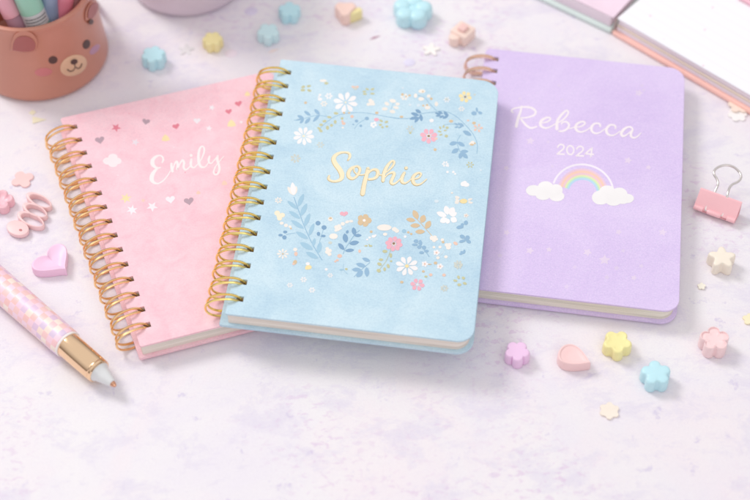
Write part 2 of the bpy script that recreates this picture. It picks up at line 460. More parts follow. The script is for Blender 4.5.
for cl in ([(85, 222, 48, 34), (160, 207, 52, 43), (225, 220, 42, 38), (145, 250, 48, 32), (230, 258, 48, 32), (170, 232, 80, 36)],
           [(505, 266, 56, 45), (545, 232, 52, 42), (620, 246, 52, 42), (585, 285, 52, 33), (672, 272, 40, 29), (640, 280, 44, 27)]):
    I = Ink(purp, 16.0); I.k = 420
    for x, y, rx, ry in cl:
        X, Y = RB(x, y); I.oval(X, Y, rx / 6.25, ry / 6.25, WHITE, n=24)
    I.build('cloud_print', purp_fc)
I = Ink(purp, 16.0)
PST = ink('pearl_star', (234, 217, 240)); PSF = ink('pearl_star_faint', (228, 211, 240))
for x, y, r in ((168, 212, 20), (242, 216, 9), (575, 293, 18), (660, 322, 13), (68, 325, 14), (260, 318, 9), (620, 12, 18), (640, 0, 8), (300, 40, 8), (125, 35, 10)):
    I.star(490 + x / 4.165, 90 + y / 4.165, r / 4.165, 5, PST if r > 12 else PSF, rot=-90 + x % 40, k=.5)
for x, y, r in ((25, 122, 14), (112, 190, 17), (184, 186, 13), (328, 196, 18), (392, 225, 23), (445, 120, 13), (462, 190, 10), (610, 121, 17), (437, 255, 12), (530, 248, 12), (401, 290, 12), (502, 292, 13), (250, 325, 12), (280, 252, 10), (0, 208, 12)):
    I.star(500 + x / 3.75, 200 + y / 3.75, r / 3.75, 5, PST if r > 12 else PSF, rot=-90 + x % 30, k=.5)
for x, y in ((34, 320), (345, 320), (330, 348)):
    I.star(550 + x / 3.75, y / 3.75, 3.2, 6, PSF, rot=x, k=.25)
I.build('star_pattern', purp_fc)

# ---- hearts and stars on the pink cover
I = Ink(pink, 16.0); q = lambda x, y: (90 + x / 3.57, 80 + y / 3.57)
for x, y, r, m, n in ((93, 170, 19, CORAL, 5), (435, 98, 13, PWHT, 5), (425, 172, 13, PWHT, 5), (162, 222, 16, LILW, 5), (150, 464, 22, PWHT, 6), (222, 452, 22, PWHT, 5), (128, 422, 22, PYEL, 6), (190, 430, 9, PPEA, 5), (540, 150, 8, PWHT, 5)):
    I.star(*q(x, y), r / 3.57, n, m, rot=-80 + x % 25, k=.42)
for x, y, r, m, a in ((200, 148, 14, MAUVE, 10), (35, 214, 17, MAUVE, -12), (307, 165, 13, CORAL, -15), (382, 145, 13, PWHT, 0), (495, 112, 12, CORAL, -8), (530, 84, 13, CORAL, -12), (287, 426, 17, PWHT, -8), (353, 432, 18, MAUVE, -10)):
    I.heart(*q(x, y), r / 3.57, m, a)
for x, y, r, m in ((270, 208, 17, PYEL), (562, 50, 12, PYEL), (505, 156, 18, PYEL), (387, 402, 9, PPEA), (480, 368, 12, PPEA)):
    I.star(*q(x, y), r / 3.57, 3, m, rot=-95, k=.72)
for dx, dy, rx, ry in ((-16, 2, 18, 13), (2, -12, 17, 12), (17, 2, 16, 12), (2, 12, 17, 12), (1, 0, 16, 14)):
    X, Y = q(80 + dx, 287 + dy); I.oval(X, Y, rx / 3.57, ry / 3.57, ink('misty_white', (246, 233, 236)))
for x, y in ((140, 120), (340, 330), (300, 240), (100, 340), (450, 330)):
    X, Y = q(x, y); I.oval(X, Y, .5, .4, CORAL if x % 100 else PWHT)
I.build('printed_pattern', pink_fc)

# ---- flowers and leaves on the blue cover
I = Ink(blue, 32.4)
def zone(ox, oy, k):
    def L(m, *rows):
        for x0, y0, x1, y1, w in rows: I.leaf(ox + x0 / k, oy + y0 / k, ox + x1 / k, oy + y1 / k, w / k * 1.1, m)
    def D(m, *rows):
        for r_ in rows:
            x, y, rx = r_[:3]; ry = r_[3] if len(r_) > 3 else rx * .88
            rot = r_[4] if len(r_) > 4 else 0
            I.oval(ox + x / k, oy + y / k, rx / k, ry / k, m, rot)
    def S(m, w, *pts): I.stroke([(ox + x / k, oy + y / k, w / k) for x, y in pts], m, n=6)
    def Fl(x, y, r, n, m, **kw): I.flower(ox + x / k, oy + y / k, r / k, n, m, **kw)
    return L, D, S, Fl
L, D, S, Fl = zone(280, 80, 6.25)
S(STEM, 3.5, (90, 252), (160, 238), (240, 220), (320, 236))
S(STEM, 3.5, (240, 312), (290, 265), (350, 225), (420, 208), (500, 203), (580, 212), (660, 228), (745, 242))
S(STEM, 3, (466, 304), (490, 272), (538, 242))
Fl(410, 140, 78, 8, WHITE, rot=12, w=.36, center=CREAM, cr=.09)
Fl(148, 350, 68, 9, WHITE, rot=5, w=.34, center=CREAM, cr=.13)
L(MIDB, (248, 215, 214, 182, 20), (192, 222, 150, 194, 18), (150, 240, 108, 222, 18), (150, 240, 96, 252, 10), (250, 214, 205, 262, 18), (190, 236, 155, 273, 20), (150, 242, 124, 272, 16))
D(OLIVE, (350, 208, 15, 8, 10), (308, 232, 15, 7, 10), (278, 257, 13, 8, -10), (257, 280, 12, 8), (297, 298, 10, 13), (245, 303, 14, 7, 30), (255, 318, 12, 8, 20), (322, 283, 10, 9), (345, 262, 9, 12), (388, 240, 9, 8), (290, 20, 13, 8))
D(TAN, (400, 205, 8), (432, 205, 7), (605, 205, 11, 8), (160, 142, 9))
D(PEACH, (390, 258, 8), (398, 272, 12, 9), (450, 228, 11), (470, 48, 13, 10), (485, 42, 8), (455, 42, 8))
D(OFFW, (393, 297, 7), (565, 128, 13), (583, 150, 11), (552, 152, 11), (568, 148, 13), (580, 135, 9), (270, 4, 22, 9))
D(MIDB, (478, 256, 11), (543, 240, 13), (505, 286, 9), (458, 277, 7, 4))
D(PINKI, (603, 247, 16, 11))
D(WHITE, (575, 272, 9), (592, 268, 9), (598, 282, 8), (584, 292, 9), (572, 284, 8), (250, 93, 9), (250, 120, 14, 10), (243, 105, 6))
D(OLIVE, (632, 255, 12, 7, 30), (665, 262, 12, 7, -20), (628, 280, 10, 7), (640, 295, 8, 7), (668, 290, 9, 7), (527, 72, 12, 6), (545, 57, 12, 6, 20), (578, 57, 12, 7, -20), (530, 87, 13, 6), (578, 85, 14, 6), (145, 43, 13, 8, -20), (180, 38, 14, 7, -10), (143, 63, 15, 8), (183, 65, 14, 8, 20))
S(STEM, 2, (690, 195), (700, 165), (712, 140))
D(OFFW, (705, 130, 21, 12, 10), (668, 148, 16, 11, 30), (735, 150, 14, 10), (655, 180, 18, 11), (725, 172, 18, 9, 10), (703, 197, 18, 11, 10))
Fl(305, 100, 24, 6, WHITE, w=.5); Fl(275, 148, 22, 6, OFFW, w=.5); Fl(253, 405, 24, 6, FAINT, w=.4); Fl(97, 490, 34, 7, FAINT, w=.4)
L, D, S, Fl = zone(390, 80, 6.25)
S(STEM, 4, (0, 232), (60, 240), (130, 238), (200, 210), (280, 200), (340, 195), (410, 225), (470, 280), (520, 340), (545, 400), (543, 458))
S(STEM, 3, (165, 95), (215, 110), (250, 150), (292, 192))
S(STEM, 3, (340, 280), (400, 275), (460, 290))
L(DARKB, (195, 206, 158, 185, 20), (182, 222, 130, 206, 20), (190, 213, 198, 258, 20), (176, 232, 122, 244, 18), (182, 230, 154, 266, 18),
  (320, 215, 280, 205, 13), (318, 222, 285, 224, 12), (332, 212, 300, 194, 12), (366, 226, 335, 198, 18), (364, 224, 328, 240, 16), (337, 222, 308, 236, 13))
L(MIDB, (430, 282, 400, 270, 11), (430, 290, 403, 298, 11), (446, 286, 424, 266, 11), (455, 285, 425, 302, 11), (462, 290, 440, 268, 11), (455, 318, 510, 346, 24),
  (420, 390, 370, 402, 24), (420, 388, 468, 413, 22), (430, 430, 385, 456, 26), (440, 446, 490, 446, 20), (450, 450, 434, 492, 24), (450, 455, 486, 490, 24))
S(STEM, 3.5, (440, 345), (420, 385), (430, 430), (450, 465))
Fl(470, 105, 42, 6, YELL, rot=15, w=.55, center=BRWN, cr=.16); Fl(242, 350, 56, 7, PINKI, rot=-12, w=.5, center=OFFW, cr=.24)
D(BRWN, (242, 350, 9, 7)); D(PEACH, (288, 366, 10, 8), (488, 253, 8, 5))
Fl(90, 105, 26, 6, OFFW, w=.55); D(TAN, (78, 90, 9), (122, 96, 9, 6), (158, 94, 8), (100, 102, 6))
D(OFFW, (160, 98, 11, 14), (200, 70, 22, 12), (195, 118, 18, 12), (242, 100, 12), (235, 172, 18, 12), (290, 150, 11, 15), (210, 160, 8), (516, 392, 14, 12), (502, 398, 9))
D(TAN, (258, 117, 9), (208, 160, 7), (232, 156, 8, 6), (382, 257, 13, 9), (525, 269, 12, 9), (72, 230, 12, 7), (282, 435, 10), (512, 404, 13, 6), (530, 396, 6), (205, 72, 6))
D(FWHITE, (125, 155, 9), (178, 158, 10)); Fl(355, 123, 22, 6, WHITE, w=.34); Fl(447, 180, 20, 6, OFFW, w=.4)
D(MIDB, (525, 208, 17, 13), (563, 205, 14, 9, 20), (543, 186, 7, 15, -10))
D(OLIVE, (314, 298, 6, 10, -25), (335, 290, 6, 9, 10), (310, 322, 12, 6, 10), (318, 342, 11, 5, -20), (345, 315, 10, 5, -10), (357, 298, 10, 8), (352, 350, 11, 9))
Fl(550, 300, 32, 5, PEACH, w=.45); Fl(127, 305, 26, 6, FAINT, w=.35); D(OLIVE, (127, 330, 8)); D(WHITE, (260, 253, 14, 11))
L, D, S, Fl = zone(340, 80, 3.75)
Fl(395, 315, 13, 6, WHITE, w=.5); D(WHITE, (403, 345, 5), (425, 345, 5), (432, 352, 4), (405, 322, 4)); Fl(488, 318, 15, 6, OLIVE, w=.34)
D(WHITE, (462, 390, 10, 9), (474, 393, 11, 8), (468, 385, 8, 7)); D(TAN, (460, 455, 12, 8), (357, 262, 5), (420, 424, 3)); D(OFFW, (440, 450, 9, 4, 25), (438, 461, 8, 4), (488, 448, 9, 4, -20), (490, 460, 8, 4)); D(FWHITE, (360, 457, 5), (528, 338, 4), (235, 30, 4))
D(FAINT, (58, 32, 8, 5), (400, 72, 5), (505, 55, 4), (515, 180, 4))
L, D, S, Fl = zone(270, 180, 6.25)
S(STEM, 5, (150, 108), (175, 180), (215, 290), (265, 400), (325, 500))
L(LTB, (175, 168, 211, 86, 26), (172, 182, 108, 130, 22), (192, 226, 231, 146, 28), (190, 242, 117, 194, 24), (215, 292, 249, 208, 26), (213, 305, 131, 252, 26), (243, 350, 276, 270, 24), (240, 368, 161, 324, 26), (268, 416, 281, 363, 20), (270, 436, 187, 391, 30), (300, 460, 316, 388, 28), (302, 490, 224, 451, 28))
L(OFFW, (148, 95, 110, 42, 24), (150, 95, 165, 38, 24)); L(WHITE, (149, 96, 140, 14, 30))
S(STEM, 3, (322, 352), (312, 380), (303, 420)); S(STEM, 3, (100, 342), (130, 335), (160, 331)); S(STEM, 3, (300, 338), (318, 352), (336, 300))
D(DARKB, (300, 270, 16), (338, 297, 16), (303, 337, 11, 13), (334, 350, 14, 8), (95, 325, 13, 9), (66, 345, 14, 8), (90, 359, 14, 13))
D(CREAM, (45, 207, 18), (77, 220, 17), (60, 240, 16), (58, 224, 18)); D(OFFW, (73, 270, 13, 10), (100, 284, 13, 11), (125, 292, 10, 8)); D(TAN, (131, 304, 6))
Fl(53, 127, 24, 7, OFFW, w=.4); Fl(80, 462, 38, 8, OFFW, w=.3, center=TAN, cr=.16)
D(OFFW, (158, 435, 13), (358, 430, 12), (375, 442, 12), (358, 450, 14), (372, 464, 13), (378, 244, 16)); D(PEACH, (162, 462, 11, 14), (435, 475, 15, 12)); D(TAN, (378, 239, 9, 6))
D(PINKI, (450, 210, 14), (475, 208, 13), (464, 216, 12))
D(OFFW, (415, 295, 14), (432, 288, 13), (422, 310, 15, 10), (440, 302, 10), (412, 315, 10), (455, 274, 13), (483, 262, 14, 9, -20), (508, 258, 12, 8), (397, 352, 27, 18))
I.flower(364.2, 220.4, 7.6, 5, TAN, rot=-70, w=.75, center=WHITE, cr=.2, inner=0)
S(STEM, 4, (458, 462), (470, 430), (500, 385), (530, 340), (560, 315))
L(DARKB, (530, 346, 520, 296, 26), (525, 348, 573, 346, 18), (476, 392, 466, 334, 30), (478, 335, 488, 314, 16), (495, 399, 557, 388, 26), (464, 437, 427, 396, 24), (468, 443, 527, 437, 20))
L, D, S, Fl = zone(270, 240, 7.14)
D(TAN, (178, 160, 14, 18, 30)); D(YELL, (275, 195, 23, 16), (262, 202, 12)); D(WHITE, (270, 170, 15, 11), (402, 210, 11)); D(PEACH, (168, 172, 9), (497, 114, 14, 11), (480, 145, 11, 8), (466, 154, 8), (640, 80, 10, 12))
for x, y, r in ((240, 283, 24), (142, 323, 22), (300, 358, 24), (430, 253, 20)): Fl(x, y, r, 6, WHITE, w=.5)
S(STEM, 2.5, (525, 172), (525, 212), (556, 246)); L(LTB, (525, 212, 495, 214, 12)); D(OLIVE, (545, 208, 10, 8))
S(STEM, 4, (600, 263), (650, 215), (714, 160))
L(MIDB, (652, 212, 584, 212, 26), (686, 190, 614, 170, 28), (716, 152, 658, 130, 24), (662, 220, 618, 264, 36), (690, 194, 693, 264, 32))
D(FAINT, (430, 20, 14, 10), (680, 42, 10, 6))
L, D, S, Fl = zone(360, 190, 6.25)
S(TAN, 4, (458, 297), (400, 230), (352, 178))
L(TAN, (362, 182, 333, 126, 32), (384, 206, 402, 156, 34), (346, 192, 288, 182, 24), (376, 222, 314, 223, 26), (411, 242, 440, 193, 32), (406, 260, 344, 262, 26))
for row in ((550, 155, 534, 98, 34), (562, 158, 586, 108, 38), (542, 165, 478, 140, 30), (566, 162, 606, 142, 26), (546, 178, 500, 200, 34), (566, 176, 606, 196, 34), (552, 180, 545, 212, 26)): L(WHITE, row)
D(OFFW, (152, 235, 46, 20), (215, 245, 16, 13), (230, 256, 15, 12), (222, 250, 14), (157, 277, 14, 10)); D(WHITE, (85, 290, 13, 9), (60, 298, 8), (45, 310, 7), (282, 292, 9), (97, 284, 7))
D(TAN, (70, 261, 9), (320, 275, 8), (302, 265, 8)); D(LTB, (275, 257, 13, 12)); D(OLIVE, (40, 349, 8, 5), (66, 350, 11, 6), (56, 342, 4))
Fl(212, 337, 56, 8, PINKI, rot=10, w=.5, center=OFFW, cr=.22); D(BRWN, (211, 335, 9, 8))
D(OFFW, (448, 300, 13, 14), (468, 296, 13), (463, 314, 14), (478, 308, 10), (515, 312, 11), (542, 344, 13), (560, 342, 12), (553, 360, 16, 13)); D(TAN, (519, 326, 9)); D(PEACH, (597, 334, 15, 10, 30))
S(FWHITE, 3, (480, 425), (510, 400), (530, 370))
D(OFFW, (462, 358, 9), (500, 357, 10), (487, 424, 11), (537, 418, 11))
for x, y in ((478, 392), (405, 463), (500, 478)): Fl(x, y, 22, 5, WHITE, w=.7, center=PEACH, cr=.32, inner=0)
D(TAN, (472, 457, 11, 9), (436, 465, 12, 3))
S(STEM, 4, (432, 417), (400, 370), (350, 320))
D(MIDB, (350, 320, 15, 11), (378, 330, 10, 18, -10), (343, 342, 18, 8), (400, 360, 13, 12), (370, 357, 13, 11), (385, 392, 15, 9), (415, 382, 15, 8))
D(YELL, (648, 70, 23, 15)); D(OFFW, (608, 47, 15, 9, 20), (606, 73, 14, 7), (684, 60, 8), (684, 75, 8), (575, 18, 7)); D(FWHITE, (478, 70, 14, 10))
Fl(663, 160, 16, 5, OFFW, w=.7, center=PEACH, cr=.3)
D(MIDB, (625, 232, 23, 11, -12), (662, 205, 13, 14), (640, 216, 10), (640, 292, 17, 12, 25), (640, 320, 21, 9, -15), (672, 298, 14, 14), (678, 322, 16, 11, 30), (660, 308, 8), (640, 391, 14, 8, 20), (652, 384, 7, 12), (630, 400, 10, 6))
Fl(613, 465, 30, 7, FAINT, w=.4)
L, D, S, Fl = zone(360, 240, 6.82)
S(OLIVE, 3, (212, 60), (180, 140), (140, 192), (130, 212))
D(OLIVE, (170, 78, 17, 11), (210, 106, 9, 16), (212, 145, 8), (143, 135, 15, 9), (133, 165, 16, 11, 20), (192, 178, 10, 15, -20), (168, 200, 9, 13), (128, 210, 15, 12, 20))
Fl(320, 178, 80, 8, WHITE, rot=18, w=.38, center=YELL, cr=.17)
Fl(392, 305, 50, 6, PINKI, rot=10, w=.55, center=FWHITE, cr=.2)
D(OLIVE, (650, 278, 14, 8, 10), (672, 255, 9, 12, -20), (705, 260, 12, 10, 20), (715, 297, 14, 9, 20), (677, 306, 14, 10), (450, 250, 11, 7))
Fl(575, 330, 28, 7, FAINT, w=.45); Fl(670, 175, 30, 7, FAINT, w=.45)
D(TAN, (432, 215, 10, 8), (285, 288, 12, 9)); D(PEACH, (482, 238, 12, 10), (573, 240, 12))
I.build('printed_pattern', blue_fc)

# ------------------------------------------------------------------ candies and erasers
def loftshape(name, label, cat, px, py, outline, h, mat, group=None, rot=0.0, prof=None, dish=0.0, dome=0.0, ztop=True, zbase=0.0):
    """solid pressed shape: outline (mm) swept upward through a rounded profile; px, py = centre of its top face"""
    c = at(px, py, zbase + h); c.z = zbase; cr, sr = cos(rot), sin(rot)
    prof = prof or [(.90, 0), (.96, .03), (1, .12), (1.0, .55), (.985, .82), (.95, .93), (.89, .985), (.82, 1.0)]
    b = MB(); rings = []
    ol = [Vector((x * cr - y * sr, x * sr + y * cr, 0)) for x, y in outline]
    for s_, zz in prof: rings.append([c + Vector((p.x * s_, p.y * s_, zz * h)) for p in ol])
    for s_ in (.7, .55, .4, .25, .1):
        zz = h + dome * (1 - s_ * s_) - dish * (1 - (s_ / .82) ** 4)
        rings.append([c + Vector((p.x * s_, p.y * s_, zz)) for p in ol])
    b.loft(rings, mat); o = b.build(name, None, loc=c, sharp=60)
    return tag(o, label, cat, group)
def lobes(Rr, n, amp=.2, pw=.8, seg=16, ph=0.0):
    out = []
    for i in range(n * seg):
        t = 2 * pi * i / (n * seg); c = cos(n * t)
        out.append(((Rr * (1 - amp + amp * (1 if c > 0 else -1) * abs(c) ** pw)) * cos(t + ph), (Rr * (1 - amp + amp * (1 if c > 0 else -1) * abs(c) ** pw)) * sin(t + ph)))
    return out
def petal_outline(Rr, n, pr=.42, seg=18, ph=0.0, soft=.62):
    """union outline of n round petals"""
    d = Rr * (1 - pr); r = Rr * pr; out = []
    for i in range(n * seg):
        t = 2 * pi * i / (n * seg); k = round(t / (2 * pi / n)); a = t - k * 2 * pi / n
        s_ = d * sin(a); m = r * r - s_ * s_
        rad = d * cos(a) + math.sqrt(max(m, 0)) if m > 0 else d * cos(a)
        rad = Rr * (1 - (1 - rad / Rr) * soft)
        out.append((rad * cos(t + ph), rad * sin(t + ph)))
    return out
def cmat(name, rgb): return plain('candy_' + name, rgb, .38, sss=.05, vary=.012, bumps=.22, bscale=1300)
CY, PC, YL, PK = cmat('aqua', (198, 238, 247)), cmat('pale_aqua', (212, 241, 246)), cmat('lemon', (250, 240, 172)), cmat('blush', (252, 220, 221))
MG, PE, CR, HT = cmat('orchid', (244, 206, 239)), cmat('peach', (250, 216, 204)), cmat('ivory', (249, 238, 222)), cmat('orchid_pink', (250, 210, 237))
BL = cmat('soft_peach', (249, 222, 210)); LM = cmat('pale_lemon', (246, 232, 172))
G1 = 'pastel flower erasers scattered over the table'
def m_(px, py, w): return w * mmpx(px, py, 8) / 2
loftshape('flower_eraser', 'bright aqua six-petal eraser beside the bear cup', 'eraser', 153.3, 53.5, petal_outline(m_(153, 54, 25), 6, .3), 10.5, CY, G1, .35)
loftshape('flower_eraser', 'small pale yellow flower eraser below the lilac pot', 'eraser', 212.5, 38, petal_outline(m_(212, 38, 21), 6, .3), 9, LM, G1, .1, dish=1.2)
loftshape('flower_eraser', 'palest aqua five-petal eraser just behind the top of the blue notebook spiral', 'eraser', 268, 30, petal_outline(m_(268, 31, 23), 5, .33), 9.5, PC, G1, .9)
loftshape('flower_eraser', 'aqua five-petal eraser behind the palest aqua one', 'eraser', 289.3, 8.5, petal_outline(m_(289, 9, 23), 5, .33), 9.5, CY, G1, .35)
loftshape('flower_eraser', 'orchid pink four-lobed eraser in front of the lilac notebook, next to the teardrop', 'eraser', 517.5, 350.5, petal_outline(m_(517, 351, 26), 5, .36), 9.5, MG, G1, .95)
loftshape('star_eraser', 'bright yellow five-point eraser just below the lilac notebook corner', 'eraser', 617.5, 341, petal_outline(m_(617, 341, 30), 5, .3), 10, YL, G1, .95, dish=.8)
loftshape('flower_eraser', 'aqua star-flower eraser in front of the yellow one, by the cream flower cutout', 'eraser', 656.5, 372, petal_outline(m_(656, 372, 31), 5, .31), 11, CY, G1, .35, dome=.5)
loftshape('flower_eraser', 'blush pink star-flower eraser with recessed top and raised rim', 'eraser', 715, 338, petal_outline(m_(714, 338, 30), 5, .34), 11.5, PK, G1, .3,
          prof=[(.92, 0), (.97, .05), (1, .15), (1, .85), (.985, .95), (.95, 1.0), (.91, 1.0), (.885, .96), (.87, .9), (.82, .895)], dish=1.3)
# big puffy flower: five pillow lobes and a heart
c0 = at(412.5, 10, 8); c0.z = 0; b = MB()
for k in range(5):
    a = R(-62) + k * 2 * pi / 5; cc = c0 + Vector((cos(a), sin(a), 0)) * 8.6; rings = []
    for s_, zz in ((.82, 0), (.95, 1), (1, 3), (1, 8), (.93, 10.3), (.75, 11.7), (.45, 12.4), (.12, 12.6)):
        rings.append([cc + Vector((cos(t) * 7.2 * s_, sin(t) * 7.2 * s_, zz)) for t in [2 * pi * j / 24 for j in range(24)]])
    b.loft(rings, CY)
b.loft([[c0 + Vector((cos(t) * 5 * s_, sin(t) * 5 * s_, zz)) for t in [2 * pi * j / 20 for j in range(20)]] for s_, zz in ((1, 0.5), (1, 9.5), (.6, 10.6), (.1, 10.9))], CY)
tag(b.build('puffy_flower_eraser', None, loc=c0), 'large puffy aqua flower eraser near the top edge, between the peach ones', 'eraser')
# teardrop
n = 48; dr = []
for i in range(n):
    t = 2 * pi * i / n; x = cos(t); y = sin(t) * (sin(t / 2) ** 1.15)
    dr.append((x * 11.3, y * 11.2))
rim = [(.92, 0), (.97, .04), (1, .14), (1, .8), (.985, .93), (.95, 1.0), (.89, 1.0), (.86, .97), (.84, .93), (.80, .92)]
loftshape('teardrop_eraser', 'salmon pink teardrop eraser with a dished top', 'eraser', 575, 356, dr, 8.5, cmat('salmon', (252, 214, 213)), None, R(-28), prof=rim, dish=1.6)
# heart
hp = []
for i in range(60):
    t = 2 * pi * i / 60
    hp.append((16 * sin(t) ** 3 / 16 * 14.2, (13 * cos(t) - 5 * cos(2 * t) - 2 * cos(3 * t) - .6 * cos(4 * t) + 2.0) / 16 * 13.2))
loftshape('heart_eraser', 'orchid pink heart eraser with a dished top, between the pen and the pink notebook', 'eraser', 54, 260.5, hp, 7.5, HT, None, R(50), prof=[(.92, 0), (.97, .04), (1, .14), (1, .8), (.985, .93), (.96, .99), (.93, 1.0), (.88, .98), (.82, .94)], dish=1.9)
# cream star, thick
loftshape('star_eraser', 'thick ivory five-point star eraser below the binder clip', 'eraser', 722.5, 256.5, lobes(m_(722, 257, 29), 5, .2, .9), 10.5, CR, None, .25, dome=.2)
# peach block flower with lemon block
c = at(347, 8, 10); c.z = 0
loftshape('trefoil_eraser', 'peach trefoil eraser leaning against a pale yellow block', 'eraser', 345.5, 7.5, lobes(9.2, 3, .16, .8), 11, PE, None, .5)
def rbox(b, c, sx, sy, z0, z1, ang, mat, r=1.2, bev=.8):
    ca, sa = cos(ang), sin(ang); rings = []
    for d, z in ((bev * .9, z0), (bev * .25, z0 + bev * .3), (0, z0 + bev), (0, z1 - bev), (bev * .3, z1 - bev * .3), (bev, z1)):
        rings.append([c + Vector((u * ca - v * sa, u * sa + v * ca, z)) for u, v in rrect(-sx / 2, -sy / 2, sx / 2, sy / 2, (r,) * 4, d, 5)])
    b.loft(rings, mat)
b = MB(); c = at(354.5, 12, 8); c.z = 0; rbox(b, c, 12.5, 5.5, 0, 9.5, R(28), LM, 2.0, 1.2)
tag(b.build('block_eraser', None, loc=c), 'little pale yellow block eraser pressed against the peach trefoil', 'eraser')
b = MB(); c = at(463, 30, 9); c.z = 0; rbox(b, c, 14.5, 14.5, 0, 10, R(52), BL, 1.2, .8)
b2 = MB(); rbox(b2, c + Vector((-6.4, -5.6, 0)), 9, 8.5, 0, 8.6, R(52), BL, 3.8, 1.2)
o = b.build('brick_eraser', None, loc=c); tag(o, 'peach cube eraser with a raised square on top, behind the lilac notebook rings', 'eraser')
for bb, nm in ((b2, 'rounded_end'),):
    e = bb.build(nm, None, loc=c); e.parent = o; e.location = (0, 0, 0)
b3 = MB(); rbox(b3, c, 7.2, 6.2, 10.0, 12.6, R(52), cmat('peach_pink', (246, 205, 200)), 1.0, .6)
e = b3.build('raised_stud', None, loc=c); e.parent = o; e.location = (0, 0, 0)
# pink bow-like eraser at the left edge
loftshape('flower_eraser', 'rose pink flower eraser with raised petals at the edge of the picture', 'eraser', 0, 199, petal_outline(9.6, 5, .34), 7, cmat('rose', (246, 196, 206)), None, .2, dish=2.6)

# thin paper cutouts
def cutout(name, label, px, py, outline, mat, th=.9, rot=0.0, cat='paper cutout', tilt=0.0, group=None, z=0.0):
    c = at(px, py, z + th); c.z = z; b = MB(); cr, sr = cos(rot), sin(rot)
    pts = [Vector((x * cr - y * sr, x * sr + y * cr, 0)) for x, y in outline]
    def zz(p): return tilt * (p.x * .6 + p.y * .4) + abs(tilt) * 9 + .15 * sin(p.x * .5) * sin(p.y * .4 + 1)
    rings = [[c + p * s_ + Vector((0, 0, zz(p) + q)) for p in pts] for s_, q in ((.97, .05), (1, th * .3), (1, th * .75), (.97, th))]
    rings.insert(0, [c + p * .05 + Vector((0, 0, abs(tilt) * 9 + .05)) for p in pts]); rings.append([c + p * .05 + Vector((0, 0, abs(tilt) * 9 + th)) for p in pts])
    b.loft(rings, mat); o = b.build(name, None, loc=c); return tag(o, label, cat, group)
def pm(n_, rgb): return plain('paper_' + n_, rgb, .7, vary=.03)
cutout('paper_flower', 'flat cream five-petal paper cutout in front of the erasers', 609.5, 410.5, petal_outline(m_(610, 411, 21), 6, .24), pm('cream', (250, 238, 224)), 1.3, .4)
cutout('paper_star', 'flat white star cutout behind the blue notebook', 431, 49, lobes(m_(431, 49, 19), 5, .26, .9), pm('white', (252, 247, 243)), 1.2, .2)
cutout('paper_flower', 'flat peach paper flower overlapping a white one above the binder clip', 738.5, 105, petal_outline(m_(740, 106, 21), 5, .3), pm('shell', (249, 229, 214)), 1.3, .3, z=1.3)
cutout('paper_flower', 'flat white paper flower partly under the peach one above the binder clip', 737.5, 114, petal_outline(m_(738, 114, 20), 6, .28), pm('snow', (252, 248, 246)), 1.2, .1)
cutout('paper_flower', 'flat blush paper flower beside the pink notebook spiral, above the looped clip', 22.5, 179, petal_outline(m_(22, 179, 23), 4, .36), pm('blush', (249, 212, 210)), 1.3, .55)
cutout('paper_flower', 'pale lemon paper flower cut by the edge of the picture', 750, 319, petal_outline(m_(750, 319, 15), 5, .3), pm('lemon', (250, 240, 205)), 1.3, .2)
cutout('paper_chip', 'tiny ivory paper flower chip below the thick ivory star', 701.5, 286.2, petal_outline(m_(702, 286, 8.5), 5, .3), pm('ivory', (250, 244, 228)), 1.0, .2, tilt=.04)
cutout('paper_star', 'silvery white star sequin between the aqua and yellow erasers', 186, 49.5, lobes(m_(186, 49, 17), 5, .28, .9), plain('pearl_film', (236, 232, 234), .25, vary=.05), .6, .3, cat='sequin')
cutout('paper_triangle', 'pale yellow paper triangle beside the base of the bear cup', 38.5, 119, [(5.6, -1.5), (-4.2, 3.6), (-4.6, -3.6)], pm('butter', (246, 238, 208)), .5, .2)
cutout('paper_chip', 'tiny yellow paper chip next to the bear cup base', 32.5, 112.3, lobes(2.6, 4, .15), pm('butter', (246, 238, 208)), .4, .2)
for lb, x, y, w, rgb in (('round lilac confetti beside the lilac pot', 251, 11, 13.5, (228, 218, 240)), ('round lavender confetti just behind the blue notebook edge', 409.5, 62.3, 12, (232, 226, 247)),
                         ('faint pink oval confetti below the yellow flower eraser', 231, 53, 13, (243, 228, 238)), ('tiny peach confetti behind the first gold ring', 273.5, 50.7, 6, (248, 226, 222)),
                         ('tiny dark rose confetti sliver in the empty patch behind the blue notebook', 375, 37.5, 6.5, (196, 160, 176))):
    cutout('paper_confetti', lb, x, y, [(w * .62 * cos(t) * mmpx(x, y) * .8, w * .55 * sin(t) * mmpx(x, y) * .8) for t in [2 * pi * k / 20 for k in range(20)]] if w > 7 else [(4.5, 1.5), (-1, 1.6), (-4.5, -1.3), (0, -1)], pm('confetti', rgb), .25, .2, cat='confetti', group='round paper confetti')

